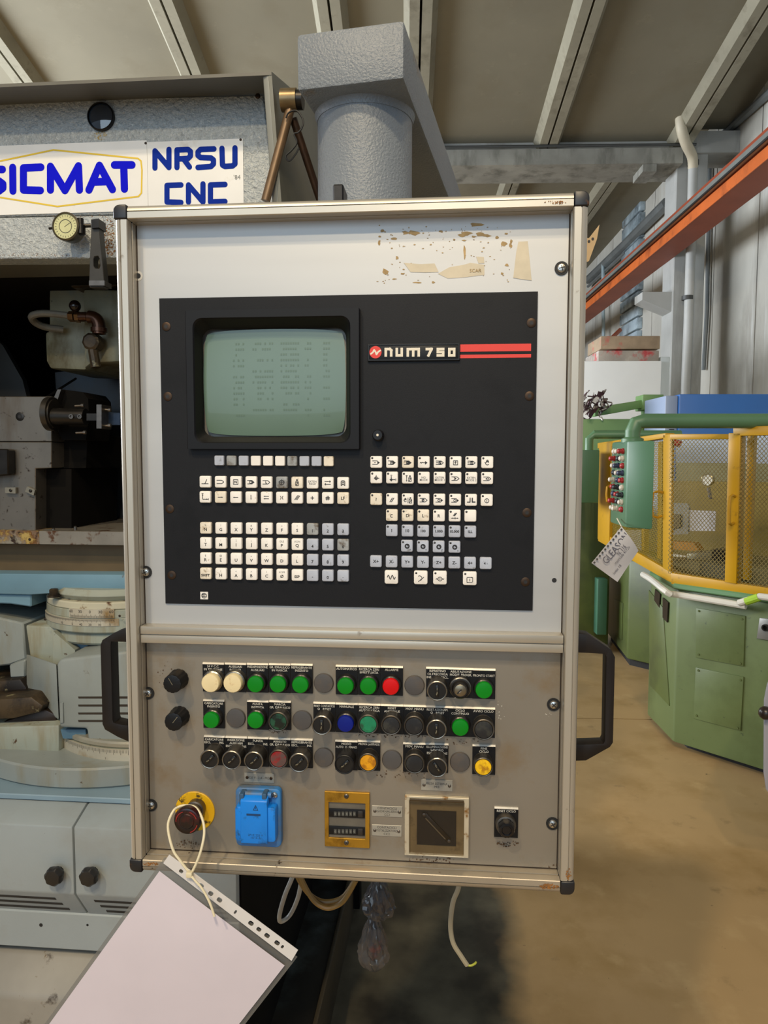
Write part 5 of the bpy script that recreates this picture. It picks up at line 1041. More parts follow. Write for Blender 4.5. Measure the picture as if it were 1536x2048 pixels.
# motor cover with slots
bm = nb(); yv = yf - .08
P = face([(112, 1328), (120, 1318), (190, 1310), (270, 1300), (270, 1486), (176, 1486), (172, 1458), (118, 1456)], yv)
prism(bm, P, (0, .22, 0)); cvr = obj('motor_cover', bm, GREYM, mach, bev=.012, seg=3)
for k, y in enumerate((1395, 1411, 1427, 1442)):
    slabp('vent_slot', [(156, y - 1.8), (258, y - 2.2), (258, y + 2.2), (157, y + 2)], yv - .0006, .002, mat('slot_dark', '#2a2114', 0.7), cvr)
slabp('cover_pin', [(119, 1406), (126, 1405), (127, 1446), (120, 1447)], yv - .003, .004, GREYM, cvr, bev=.001)
slabp('gap_shade', [(121, 1459), (171, 1459), (172, 1478), (126, 1477)], yv + .02, .1, mat('shadow_blue', '#4a6a80'), cvr)  # block with the blue shade below the cover put into its colour
# lower graduated ring and the big table disc
R2 = .25; yv2 = .61
za2, zb2_ = at(188, 1484, yv2).z, at(188, 1522, yv2).z; zm2 = at(188, 1497, yv2).z
C2Y, C2X = .86, at(240, 1500, .61).x
disc('ring_upper', R2 - .002, zm2, za2, mat('worn_ring', '#a9a595', 0.35, 0.5, 0.1, 14, stains=[('#6d4f24', 9, 0.6, 0.74)]), bev=.004, cy=C2Y, cx=C2X)
xc_, xc = xc, C2X; band('scale_band_ring', R2 - .001, zb2_, zm2 - .0005, -85, 8, (('1', -8),), False, nt=110, cy=C2Y); xc = xc_
disc('ring_lower', R2 - .001, zb2_ - .012, zm2 - .0005, PALE, bev=.002, cy=C2Y, cx=C2X)
R3 = .40; yf3 = ytb - R3 + .06; cy3 = ytb + .06
disc('table_disc', R3, at(188, 1581, yf3).z, at(188, 1540, yf3).z, GREYM, cy=cy3, bev=.004, n=96)
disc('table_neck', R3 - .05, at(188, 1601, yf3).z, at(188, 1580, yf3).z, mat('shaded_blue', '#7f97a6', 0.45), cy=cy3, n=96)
bm = nb(); ball(bm, at(58, 1510, yf3 + .10), .009, 10, (1.3, .8, .7)); obj('putty_lump', bm, mat('putty', '#c9b79a', 0.6, 0, 0.1, 60), mach)
tg = slabp('small_tag', [(-14, 1575), (13, 1573), (14, 1592), (0, 1600), (-14, 1598)], yf3 + .015, .003, TAGM)
# base cabinet with two doors
yd = .47
Zd = lambda py, y=yd: at(100, py, y).z
xg = at(147, 1700, yd).x; xe = at(473, 1790, yd).x
ztopc = at(100, 1602, yd + .06).z
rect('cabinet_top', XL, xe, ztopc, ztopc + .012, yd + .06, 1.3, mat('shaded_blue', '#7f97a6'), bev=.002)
def doorpart(name, x0, x1):
    bm = nb(); xs_ = [(yd + .06, ztopc - .002), (yd, Zd(1652)), (yd, Zd(1786)), (yd + .05, at(100, 1824, yd + .05).z), (yd + .09, at(100, 1824, yd + .05).z), (yd + .09, ztopc - .002)]
    prism(bm, [Vector((x0, y, z)) for y, z in xs_], (x1 - x0, 0, 0)); return obj(name, bm, BLUEG, mach, bev=.004, seg=2)
d1 = doorpart('cabinet_door', XL, xg - .0014); d2_ = doorpart('cabinet_door', xg + .0014, xe)
bm = nb(); bx(bm, XL, xe - .01, yd + .075, 1.25, at(100, 1824, yd + .05).z + .01, ztopc - .01); obj('cabinet_carcass', bm, DARKI, mach)
bm = nb(); bx(bm, xe + .0005, xe + .004, yd + .02, 1.25, .05, ztopc); obj('cabinet_side', bm, DARKI, mach)  # dark skin, the shadow on this side put into its colour
def knobf(px, py, parent):
    c = at(px, py, yd - .03); c.y = yd; bm = nb()
    lathe(bm, c, AX, [(.008, 0), (.008, .008), (.016, .012), (.0185, .018), (.0185, .026), (.015, .031), (.004, .032)], 42, fl=lambda t: 1 + .055 * math.cos(7 * t)); obj('door_knob', bm, mat('door_knob', '#1e1c1a', 0.4, 0, 0.15, 40), parent)
knobf(104, 1757, d1); knobf(174, 1758, d2_)
sl0, sl1 = at(100, 1786, yd), at(100, 1824, yd + .05)
def slot(x0, x1, t, parent):
    bm = nb(); n_ = Vector((0, -(sl0.z - sl1.z), -.05)).normalized()
    a = Vector((0, yd + .05 * t, sl0.z + (sl1.z - sl0.z) * t)); b = Vector((0, yd + .05 * (t + .1), sl0.z + (sl1.z - sl0.z) * (t + .1)))
    prism(bm, [Vector((x, p.y, p.z)) + n_ * .0006 for x, p in ((x0, a), (x1, a), (x1, b), (x0, b))], -n_ * .001); obj('vent_slot', bm, INK, parent)
for k in range(3):
    slot(XL + .02, at(115 + 7 * k, 1795, yd + .02).x, .22 + .25 * k, d1); slot(at(192 + 6 * k, 1800, yd + .02).x, xe - .03, .22 + .25 * k, d2_)
# bright rail under the doors, dark gap, bottom box
yr_ = .515
xr_ = at(480, 1850, yr_).x
rl = rect('base_rail', XL, xr_, at(100, 1898, yr_).z, at(100, 1824, yr_).z, yr_, yr_ + .5, BLUEG, bev=.003)
for px, py, r_ in ((82, 1850, .004), (175, 1850, .0026)):
    bm = nb(); lathe(bm, at(px, py, yr_), AX, [(r_, 0), (r_, .0004)], 14); obj('rail_hole', bm, INK, rl)
yq = .47
rect('gap_back', XL, xr_, at(100, 1950, yq).z - .02, at(100, 1898, yr_).z, yr_ + .25, yr_ + .4, DARKI)
zq = at(100, 1943, yq).z
bm = nb(); prism(bm, [Vector((XL, y, z)) for y, z in ((yq + .06, zq + .0), (yq + .4, zq), (yq + .4, .02), (yq, .02), (yq, at(100, 1998, yq).z))], (at(420, 1990, yq).x - XL, 0, 0)); obj('foot_box', bm, mat('foot_box_paint', '#8f8b82', 0.5, 0, 0.1, 6, stains=[('#4c4338', 16, 0.68, 0.76), ('#6d5d46', 40, 0.72, 0.78)]), mach, bev=.01, seg=2)
# crumpled golden plastic in the gap
bm = nb(); bmesh.ops.create_icosphere(bm, subdivisions=4, radius=1.0)
for v in bm.verts:
    n = v.co.copy(); s = 1 + .25 * math.sin(9 * n.x + 3 * n.z) * math.sin(7 * n.y + 11 * n.z) + random.uniform(-.09, .09); v.co = Vector((n.x * .055 * s, n.y * .05 * s, n.z * .028 * s))
bmesh.ops.translate(bm, verts=bm.verts, vec=at(92, 1922, yr_ + .08))
tag(obj('crumpled_wrap', bm, mat('golden_wrap', '#a98838', 0.15, 0.3, 0.2, 60, stains=[('#4a3410', 40, 0.5, 0.6)], coat=.5), ang=.3), 'crumpled golden plastic wrap stuffed in the dark gap under the machine cabinet', 'wrap')

# machine column behind the panel and the boom that carries the panel
rect('machine_column', at(240, 600, YH + .1).x, at(400, 1700, YH + .2).x, .05, at(560, 460, YH + .3).z, YH + .2, 1.5, GREYM)
boom = thing('panel_boom', 'square grey hammered boom with a round drop tube that carries the control panel', 'boom', at(728, 390, .37))
yb0 = .28
HAMB = mat('hammered_boom', '#7b8187', 0.42, 0, 0.05, 5, bump=0.8, bs=250, bd=.0022, stains=[('#7d6d58', 9, 0.72, 0.82)])
tl, tr, br_, bl = at(591, 66, yb0), at(812, 40, yb0), at(810, 156, yb0), at(590, 182, yb0)
dv = ray(1097, 913); dv.z = 0; dv = dv / dv.y
x0, x1 = (tl.x + bl.x) / 2, (tr.x + br_.x) / 2; zt3, zb3 = (tl.z + tr.z) / 2, (bl.z + br_.z) / 2
# the boom end is square to the boom itself
uv = Vector((dv.y, -dv.x, 0)).normalized(); wv = x1 - x0
c0 = Vector((x0, yb0 + .012, 0)); 
F4 = [Vector((c0.x, c0.y, bl.z)), c0 + uv * wv + Vector((0, 0, bl.z)), c0 + uv * wv + Vector((0, 0, tl.z)), Vector((c0.x, c0.y, tl.z))]
zz0, zz1 = (zb3, zt3)
F4 = [Vector((p.x, p.y, z)) for p, z in zip(F4, (zz0, zz0, zz1, zz1))]
bm = nb(); hexa(bm, F4, [p + dv * 1.5 for p in F4]); bo = obj('boom_beam', bm, HAMB, boom, bev=.006, seg=2)
axc = at(728, 300, yb0 + .10); rt = .082
bm = nb(); lathe(bm, (axc.x, yb0 + .115, ZC + .30), (0, 0, 1), [(rt, 0), (rt, zz0 - ZC - .30)], 48); obj('drop_tube', bm, HAMB, boom)
bm = nb(); lathe(bm, (axc.x, yb0 + .115, zz0 - .012), (0, 0, 1), [(rt + .001, 0), (rt + .002, .006), (rt + .005, .012)], 48); obj('weld_bead', bm, HAMB, boom)
rect('mounting_plate', axc.x - .12, axc.x + .12, ZC + .05, ZC + .40, .15, yb0 + .09, HAMB, boom)
rect('small_lug', at(672, 390, .12).x, at(693, 390, .12).x, ZC + HH - .02, at(680, 384, .12).z, .09, .13, STD, panel, bev=.002)
bm = nb(); e = F4[0] + dv * 1.5; 
rect('boom_foot', e.x - .05, e.x + .3, .02, zz0 + .02, 1.65, 1.95, GREYM, boom)
# pivot and linkage rods between header and boom
lk_ = thing('linkage', 'brown linkage rods with a bronze pivot between header and boom', 'linkage', at(580, 200, YH - .06))
pv = at(580, 200, YH - .08); bm = nb(); cyl(bm, at(563, 201, YH - .08), at(594, 200, YH - .08), .020, n=20); piv = obj('pivot', bm, mat('pivot_bronze', '#7c6a4c', 0.35, 0.7, 0.12, 40), lk_)
bm = nb(); cyl(bm, at(594, 200, YH - .08), at(606, 200, YH - .08), .017, n=20); obj('pivot_cap', bm, STD, piv)
bm = nb(); cyl(bm, at(582, 212, YH - .08), at(531, 402, YH - .08), .0085, n=12); obj('rod', bm, mat('rod_brown', '#7a6248', 0.4, 0.5, 0.12, 30), lk_)
bm = nb(); cyl(bm, at(586, 236, YH - .06), at(640, 400, YH - .0), .0075, n=12); obj('rod', bm, mat('rod_dark', '#4a3526', 0.4, 0.5, 0.12, 30), lk_)
bm = nb(); tube(bm, smooth([at(x, y, YH - .095) for x, y in ((572, 236), (578, 225), (594, 222), (606, 240), (604, 255), (596, 265), (588, 268), (594, 285), (584, 300), (572, 312), (578, 322), (590, 310), (598, 296))], 5), .0016, 6)
tag(obj('black_wire', bm, BLACKR), 'loose black wire wound round the brown linkage rod', 'wire')
# ================================================================ GREEN MACHINES AND THINGS AT THE RIGHT
GRN = mat('green_paint', '#5c6a40', 0.42, 0, 0.07, 2.5, stains=[('#4e5a32', 3, 0.55, 0.75), ('#37432c', 30, 0.73, 0.79)]); GRN2 = mat('olive_green_paint', '#505c2c', 0.45, 0, 0.07, 2.5, stains=[('#404a26', 3, 0.55, 0.75)])
GBX = mat('box_green_paint', '#466c50', 0.4, 0, 0.05, 3); LGR = mat('light_green_paint', '#6c9058', 0.45, 0, 0.06, 2)
YLW = mat('yellow_paint', '#b58801', 0.42, 0, 0.05, 4, stains=[('#8a650c', 14, 0.72, 0.80)]); YLI = mat('ochre_inside', '#8f7a1c', 0.5, 0, 0.1, 3)
PLN = mat('plinth_black', '#12110f', 0.7, 0, 0.1)
A0 = atz(1345, 1500, 0); Bq = atz(1536, 1562, 0); Lq = atz(1294, 1445, 0)
dR = (Bq - A0).normalized(); dL = (Lq - A0).normalized()
UPV = Vector((0, 0, 1))
nR = Vector((dR.y, -dR.x, 0)); nR = nR if nR.dot(CAM - A0) > 0 else -nR          # outward normals
nL = Vector((dL.y, -dL.x, 0)); nL = nL if nL.dot(CAM - A0) > 0 else -nL
def vert(p, py):
    d = Vector((CAM.x - p.x, CAM.y - p.y, 0)).normalized()
    # height at which the upright through p crosses row py
    lo, hi = -1.0, 4.0
    def row(z):
        q = ROT.transposed() @ (Vector((p.x, p.y, z)) - CAM); return 1024 - F * q.y / -q.z
    for _ in range(50):
        m = (lo + hi) / 2
        if row(m) > py: lo = m
        else: hi = m
    return lo
def fR(px, py, o=0): return hit(px, py, A0 + nR * o, nR)
def fL(px, py, o=0): return hit(px, py, A0 + nL * o, nL)
zb5 = vert(A0, 1484); zt5 = vert(A0, 1178)
gm = thing('green_machine', 'large green gear machine with a yellow mesh guard, nearest at the right', 'machine', A0 + dR * .5 - nR * .3, 'green machines at the right')
LR, LL = 1.6, (Lq - A0).length
Bp, Lp = A0 + dR * LR, A0 + dL * LL
bk = Vector((0.35, 1, 0)).normalized()
def slab6(name, plan, z0, z1, m, parent, bev=0.0, seg=1):
    bm = nb(); prism(bm, [Vector((p.x, p.y, z0)) for p in plan], (0, 0, z1 - z0)); return obj(name, bm, m, parent, bev=bev, seg=seg)
Bk1 = Bp - nR * 1.3; Lk = Lp - nR * .55
body = slab6('body', [A0, Bp, Bk1, Lk, Lp], zb5, zt5, GRN, gm, bev=.012, seg=2)
ins = .05; slab6('plinth', [A0 - nR * ins - nL * ins, Bp - nR * ins, Bk1, Lk + dR * .05, Lp - nL * ins + dR * .03], 0.0, zb5 + .002, PLN, gm)
# ledge between body and guard
slab6('top_ledge', [A0 + nR * .02 + nL * .01, Bp + nR * .02, Bk1, Lk, Lp + nL * .01], zt5 + .002, vert(A0, 1166), mat('ledge_green', '#547850', 0.45, 0, 0.08, 3), gm, bev=.006)
def fpoly(name, pts, f, o, dep, m, parent, bev=0.0):
    n = nR if f is fR else nL
    bm = nb(); prism(bm, [f(x, y, o) for x, y in pts], -n * dep); return obj(name, bm, m, parent, bev=bev)
for pts in ([(1392, 1216), (1490, 1232), (1487, 1333), (1391, 1315)], [(1391, 1335), (1487, 1354), (1481, 1462), (1387, 1437)]):
    cp = fpoly('cover_plate', pts, fR, .006, .008, GRN, gm, bev=.002)
    for k, (x, y) in enumerate(pts):
        x += 6 if k in (0, 3) else -6; y += 6 if k < 2 else -6
        bm = nb(); c = fR(x, y, .006); lathe(bm, c, nR, [(.006, 0), (.005, .003)], 8); obj('cover_screw', bm, GRN2, cp)
lp = fpoly('lock_plate', [(1519, 1236), (1560, 1240), (1558, 1284), (1513, 1277)], fR, .012, .014, mat('lock_steel', '#7b7a76', 0.4, 0.6, 0.08, 12), gm, bev=.002)
bm = nb(); lathe(bm, fR(1532, 1255, .012), nR, [(.016, 0), (.016, .012), (.01, .012), (.01, .004)], 16, cap1=False); obj('lock_barrel', bm, STD, lp)
fpoly('side_cover', [(1297, 1180), (1325, 1215), (1338, 1412), (1299, 1370)], fL, .005, .007, GRN2, gm, bev=.002)
fpoly('side_opening', [(1310, 1178), (1320, 1188), (1318, 1215), (1308, 1200)], fL, .008, .006, STD, gm); fpoly('side_opening', [(1325, 1195), (1336, 1205), (1334, 1245), (1325, 1235)], fL, .009, .006, STD, gm)
# white guard tube and its green tape
gt = thing('guard_tube', 'white bent tube clipped along the edge of the green machine below the mesh', 'tube', fR(1400, 1190, .08))
TUB = mat('white_tube', '#cdc9bd', 0.4, 0, 0.06, 4)
P = [fL(1286, 1149, .10), fL(1304, 1160, .10), (fL(1335, 1185, .08) + fR(1335, 1185, .08)) / 2, fR(1352, 1189, .06), fR(1420, 1200, .06), fR(1492, 1212, .06)]
bm = nb(); tube(bm, smooth(P, 3), .016, 10); obj('tube', bm, TUB, gt)
bm = nb(); tube(bm, [fR(1478, 1206, .075), fR(1520, 1193, .075), fR(1560, 1198, .07)], .016, 10); obj('tube_branch', bm, TUB, gt)
bm = nb(); tube(bm, [fR(1492, 1203, .075), fR(1518, 1194.5, .075)], .0185, 10); obj('green_tape', bm, mat('lime_tape', '#93b82c', 0.5), gt)
# yellow guard: frame, posts, mesh doors
cage = thing('mesh_guard', 'yellow framed guard with expanded metal mesh doors around the green machine', 'guard', fR(1340, 1165, 0))
def bar(name, pts, f, o, dep=.05, m=YLW): return fpoly(name, pts, f, o, dep, m, cage, bev=.003)
bar('bottom_rail', [(1342, 1146), (1640, 1192), (1640, 1212), (1342, 1168)], fR, .02); bar('bottom_rail', [(1196, 1060), (1345, 1146), (1345, 1168), (1196, 1082)], fL, .02)
bar('corner_post', [(1326, 869), (1343, 868), (1341, 1146), (1325, 1140)], fL, .02, .015)
bar('top_rail', [(1340, 868), (1468, 868), (1468, 878), (1340, 879)], fR, .0)
bar('door_post', [(1457, 866), (1481, 866), (1472, 1168), (1449, 1164)], fR, .03, .06)
bar('top_rail', [(1466, 854), (1640, 848), (1640, 868), (1466, 872)], fR, .03); bar('inner_post', [(1494, 872), (1508, 871), (1497, 1162), (1484, 1158)], fR, -.12, .04)
bar('top_rail', [(1195, 886), (1330, 866), (1330, 876), (1195, 897)], fL, .02); bar('side_post', [(1198, 888), (1222, 884), (1218, 1090), (1195, 1078)], fL, .025); bar('mid_post', [(1283, 1040), (1288, 1040), (1288, 1130), (1283, 1127)], fL, -.05, .03); bar('mid_post', [(1316, 884), (1324, 882), (1322, 1120), (1314, 1116)], fL, .0, .03)
bm = nb(); hc = fR(1464, 848, .03); uvb = [(1464, 843), (1498, 842), (1500, 852), (1466, 854)]
bar('red_latch', uvb, fR, .04, .06, mat('red_latch', '#8f2a2c', 0.45))
def grip(pts, f, o):
    bm = nb(); n = nR if f is fR else nL; P = [f(pts[0][0], pts[0][1], o)] + [f(x, y, o + .05) for x, y in pts[1:-1]] + [f(pts[-1][0], pts[-1][1], o)]; tube(bm, smooth(P, 2), .007, 8); obj('door_grip', bm, mat('grip_yellow', '#b98a18', 0.4), cage)
grip([(1470, 993), (1460, 994), (1458, 1046), (1467, 1046)], fR, .03); grip([(1326, 985), (1306, 986), (1305, 1032), (1324, 1032)], fL, .02); grip([(1224, 972), (1214, 974), (1214, 1002), (1222, 1004)], fL, .02)
def wiremesh(name, pts, f, o, pitch=.019, wdt=.0028, m=None):
    """diamond mesh clipped to the quad: corner pixels lower left, lower right, upper right, upper left"""
    c = [f(x, y, o) for x, y in pts]; n = nR if f is fR else nL; d = dR if f is fR else dL
    org = c[0]; P2 = [((q - org).dot(d), (q - org).z) for q in c]
    bm = nb(); smin, smax = min(p[0] for p in P2), max(p[0] for p in P2); zmin, zmax = min(p[1] for p in P2), max(p[1] for p in P2)
    def clip(a, b):
        t0, t1 = 0.0, 1.0
        area = sum(P2[i][0] * P2[(i + 1) % 4][1] - P2[(i + 1) % 4][0] * P2[i][1] for i in range(4)); sg = 1 if area > 0 else -1
        for i in range(4):
            p, q = P2[i], P2[(i + 1) % 4]; ex, ez = q[0] - p[0], q[1] - p[1]
            da = sg * (ex * (a[1] - p[1]) - ez * (a[0] - p[0])); db = sg * (ex * (b[1] - p[1]) - ez * (b[0] - p[0]))
            if da < 0 and db < 0: return None
            if da < 0: t0 = max(t0, da / (da - db))
            elif db < 0: t1 = min(t1, da / (da - db))
        if t0 >= t1: return None
        L = lambda t: (a[0] + (b[0] - a[0]) * t, a[1] + (b[1] - a[1]) * t)
        return L(t0), L(t1)
    asp = 1.15; H = zmax - zmin; W_ = smax - smin
    for sgn in (1, -1):
        k = -int((H / asp + W_) / pitch) - 2
        while k * pitch < W_ + H / asp + 1:
            s0 = smin + k * pitch; a = (s0, zmin - .1 * 0); b = (s0 + sgn * H / asp, zmax); r = clip(a, b); k += 1
            if not r: continue
            A, B = [org + d * p[0] + UPV * p[1] for p in r]; t = (B - A).normalized(); q = n.cross(t) * wdt / 2
            e = n * (.001 * sgn)
            prism(bm, [A - q + e, B - q + e, B + q + e, A + q + e], -n * .0015)
    o_ = obj(name, bm, m or mat('mesh_steel', '#7a6a3c', 0.45, 0.4, 0.05), cage); o_['kind'] = 'stuff'
wiremesh('mesh_panel', [(1336, 1147), (1450, 1163), (1458, 878), (1340, 878)], fR, .005)
wiremesh('mesh_panel', [(1474, 1167), (1640, 1190), (1640, 868), (1482, 870)], fR, .02)
wiremesh('mesh_panel', [(1218, 1088), (1326, 1145), (1326, 880), (1222, 892)], fL, .005, m=YLI)
wiremesh('mesh_panel', [(1198, 1078), (1216, 1088), (1220, 892), (1200, 893)], fL, .0, m=YLI)
# inside the guard
inn = thing('work_head', 'grey work head with gauge and papers seen through the mesh guard', 'machine head', A0 + dR * .6 - nR * .6)
def at_in(px, py, o): return fR(px, py, -o)
def ipoly(name, pts, o, dep, m, parent=inn, bev=0.0):
    bm = nb(); prism(bm, [at_in(x, y, o) for x, y in pts], -nR * dep); return obj(name, bm, m, parent, bev=bev)
ipoly('upper_cover', [(1352, 868), (1650, 868), (1650, 966), (1352, 962)], .95, .2, mat('blue_grey_cover', '#8c96a4', 0.45, 0, 0.06, 2)); ipoly('cover_band', [(1352, 925), (1650, 928), (1650, 966), (1352, 962)], .94, .01, mat('olive_band', '#777450', 0.5))
ipoly('back_panel', [(1330, 962), (1650, 966), (1650, 1150), (1330, 1120)], .9, .05, mat('ochre_back', '#7d6a1a', 0.5, 0, 0.12, 3))
ipoly('grey_plate', [(1336, 1006), (1374, 1007), (1378, 1014), (1376, 1068), (1336, 1070)], .5, .02, mat('pale_plate', '#8f8c80', 0.5)); ipoly('plate_window', [(1338, 1028), (1360, 1029), (1360, 1054), (1338, 1060)], .49, .01, mat('window_ochre', '#5d4a10', 0.5))
pp = ipoly('white_sheet', [(1379, 1020), (1432, 1022), (1430, 1062), (1379, 1062)], .3, .002, mat('sheet_white', '#d8d9e2', 0.5))
bm = nb(); c = at_in(1416, 960, .5); lathe(bm, c, nR, [(.03, -.02), (.035, 0), (.035, .012), (.031, .014), (.03, .01)], 24, cap1=False); gg = obj('gauge', bm, mat('gauge_rim', '#8b815c', 0.3, 0.6), inn)
bm = nb(); lathe(bm, c, nR, [(.03, .009), (.03, .0095)], 24); obj('gauge_face', bm, mat('gauge_white', '#d4d4cc', 0.4), gg)
bm = nb(); cyl(bm, at_in(1417, 975, .5), at_in(1421, 998, .5), .01, n=8); obj('gauge_pipe', bm, DSTEEL, inn)
ipoly('table_cylinder', [(1372, 1106), (1424, 1104), (1424, 1128), (1372, 1126)], .35, .2, mat('table_steel', '#7c765c', 0.4, 0.4), bev=.01); ipoly('dark_block', [(1424, 1098), (1452, 1100), (1450, 1135), (1424, 1132)], .3, .2, STD)
ipoly('light_rail', [(1320, 1103), (1371, 1112), (1371, 1116), (1320, 1109)], .4, .02, mat('pale_rail', '#d8d2c0', 0.4)); ipoly('orange_cover', [(1336, 1082), (1388, 1086), (1398, 1100), (1390, 1102), (1336, 1098)], .45, .06, mat('orange_cover', '#b47a10', 0.45))
ipoly('table_tray', [(1335, 1118), (1650, 1150), (1650, 1190), (1335, 1146)], .25, .5, mat('tray_olive', '#6a6038', 0.5, 0, 0.15, 6))
ipoly('table_box', [(1400, 1124), (1450, 1133), (1450, 1160), (1398, 1148)], .15, .2, mat('box_olive', '#5d5a44', 0.5))
bm = nb(); cyl(bm, at_in(1346, 884, .3), at_in(1360, 888, .3), .018, n=12); obj('red_lamp', bm, mat('red_lamp', '#9a2a22', 0.4), inn)

# hanging operator box on a pipe arm
vB = huv(A0)[1] - .35
def B_(px, py, o=0): return hv(px, py, vB + o)
ob = thing('operator_box', 'tall green operator box with rows of knobs hanging from a green pipe arm', 'control box', B_(1255, 1055))
e0 = B_(1253, 960); uE = huv(e0)[0]
dr = dR if dR.dot(HU) > 0 else -dR
zT, zBt = B_(1253, 882).z, B_(1253, 1055).z
pn = Vector((0, 0, 0)) + hall(uE, vB, 0)
r1 = hit(1308, 960, pn, Vector((dr.y, -dr.x, 0))); r1.z = 0; dl = HV * .98 + HU * .1
# left face recedes so that its far edge falls at column 1222
dl = (hv(1222, 960, vB + .26) - e0); dl.z = 0
P4 = [pn, r1, r1 + dl, pn + dl]
bx_ = slab6('box_body', P4, zBt, zT, GBX, ob, bev=.008, seg=2)
nl = Vector((-dl.y, dl.x, 0)).normalized(); nl = nl if nl.dot(CAM - pn) > 0 else -nl
ct = pn + dl * .5
random.seed(3)
KC = [mat('knob_red', '#9c1f22', 0.35), mat('knob_dark', '#22242c', 0.4), mat('knob_pale', '#c9bfb2', 0.4), mat('knob_blue', '#2c3350', 0.4)]
for i in range(9):
    z = zT - .045 - i * (zT - zBt - .08) / 9.3
    for j in range(3):
        p = pn + dl * (.22 + .27 * j); p = Vector((p.x, p.y, z)); bm = nb(); L = (.026, .018, .012)[(i + j) % 3]
        lathe(bm, p, nl, [(.014, 0), (.014, .008), (.011, .009), (.011, L), (.006, L + .004)], 10); obj('box_knob', bm, KC[(i * 2 + j * 3 + (i % 3 == 0)) % 4 if i not in (0, 8) else (0 if j == 0 else 2)], ob)
pm = B_(1270, 870, .1); pc = (pn + r1 + dl) * .5; pc = Vector((pc.x, pc.y, 0))
rp = .034; zel = hv(1270, 842, huv(pc)[1]).z
PIP = mat('pipe_green', '#567a58', 0.4, 0, 0.06, 3)
bm = nb(); lathe(bm, (pc.x, pc.y, zT), (0, 0, 1), [(.05, -.005), (.05, .012), (.034, .02), (.034, .05)], 20); obj('pipe_socket', bm, PIP, ob)
bm = nb(); Pq = [Vector((pc.x, pc.y, zT + .03)), Vector((pc.x, pc.y, zel - .05)), Vector((pc.x, pc.y, zel - .01)) + HU * .015, Vector((pc.x, pc.y, zel)) + HU * .05, Vector((pc.x, pc.y, zel)) + HU * 1.6]; tube(bm, Pq, rp, 16); obj('pipe_arm', bm, PIP, ob)
# document hanging on the operator box
pv_ = vB - .06
doc = thing('hanging_document', 'white document in a sleeve hanging from the green operator box', 'document', hv(1240, 1160, pv_))
C4 = [hv(1243, 1053, pv_), hv(1277, 1101, pv_ + .02), hv(1235, 1164, pv_), hv(1183, 1126, pv_ - .02)]
bm = nb(); n_ = 8; G = [[None] * (n_ + 1) for _ in range(n_ + 1)]
for i in range(n_ + 1):
    for j in range(n_ + 1):
        u, v = i / n_, j / n_; p = C4[0] * (1 - u) * (1 - v) + C4[1] * u * (1 - v) + C4[2] * u * v + C4[3] * (1 - u) * v; G[i][j] = bm.verts.new(p - HV * .02 * math.sin(PI * u) * math.cos(2 * v))
for i in range(n_):
    for j in range(n_): bm.faces.new((G[i][j], G[i + 1][j], G[i + 1][j + 1], G[i][j + 1]))
sh = obj('sheet', bm, mat('doc_white', '#d3d0d2', 0.45, 0, 0.02), doc, ang=1.5)
bm = nb(); sp0 = pn + dl * .3; tube(bm, [Vector((sp0.x, sp0.y, zBt + .035)) + nl * .016, C4[0] + Vector((0, 0, .0))], .003, 6); obj('string', bm, mat('pale_string', '#c9bfa8', 0.6), doc)
ex_ = (C4[0] - C4[3]).normalized(); ez_ = (C4[0] - C4[1]).normalized(); ez_ = (ez_ - ex_ * ez_.dot(ex_)).normalized(); ny = ez_.cross(ex_)
def doc_text(s, u, v, size, maxw):
    p = C4[0] * (1 - u) * (1 - v) + C4[1] * u * (1 - v) + C4[2] * u * v + C4[3] * (1 - u) * v - HV * (.02 * math.sin(PI * u) * math.cos(2 * v) + .004)
    M = Matrix((ex_, ny, ez_)).transposed().to_4x4(); M.translation = p; label_text(s, (0, 0, 0), size, mat('doc_ink', '#6c6a74', 0.6), doc, 'print', maxw=maxw, M=M)
doc_text('GLEASON', .28, .42, .05, .16); doc_text('N. 116', .45, .35, .03, .05); doc_text('matricola 41720', .58, .42, .02, .1); doc_text('lotto 18', .75, .75, .018, .05)
bm = nb(); u0_ = [C4[0], C4[3]]
for k in range(11):
    p = C4[0].lerp(C4[3], .05 + .09 * k) + (C4[1] - C4[0]) * .04 - HV * .012; lathe(bm, p, -HV, [(.005, 0), (.005, .001)], 8)
obj('punch_holes', bm, mat('hole_grey', '#55524e', 0.7), doc)['kind'] = 'stuff'

# second green machine behind
gm2 = thing('green_machine', 'second green machine with its own hanging box, standing behind the yellow guard', 'machine', atz(1253, 1335, 0), 'green machines at the right')
C2 = atz(1253, 1332, 0); dr2 = dR; L2 = atz(1213, 1278, 0); dl2 = (L2 - C2)
z2b, z2t = vert(C2, 1318), vert(C2, 1120)
R2p = C2 + dr2 * .9
slab6('body', [C2, R2p, R2p + dl2, L2], z2b, z2t, GRN2, gm2, bev=.015, seg=2)
slab6('plinth', [C2 - nR * .04, R2p - nR * .04, R2p + dl2, L2 + dr2 * .04], 0, z2b, PLN, gm2)
def g2(px, py, o): 
    n = Vector((dl2.y, -dl2.x, 0)).normalized(); n = n if n.dot(CAM - C2) > 0 else -n
    return hit(px, py, C2 + n * o, n), n
bm = nb(); pts = [g2(x, y, .006) for x, y in ((1228, 1198), (1245, 1206), (1243, 1280), (1226, 1266))]; prism(bm, [p for p, n in pts], -pts[0][1] * .008); obj('cover_plate', bm, GRN2, gm2, bev=.002)
v2 = huv(C2)[1]
up = hall(0, 0, 0)
def uvz(name, px0, px1, py0, py1, v, dep, m, parent, bev=.006):
    a, b = hv(px0, py0, v), hv(px1, py1, v); ua, ub2 = huv(a)[0], huv(b)[0]; bm = nb(); uvbox(bm, ua, ub2, v, v + dep, b.z, a.z); return obj(name, bm, m, parent, bev=bev)
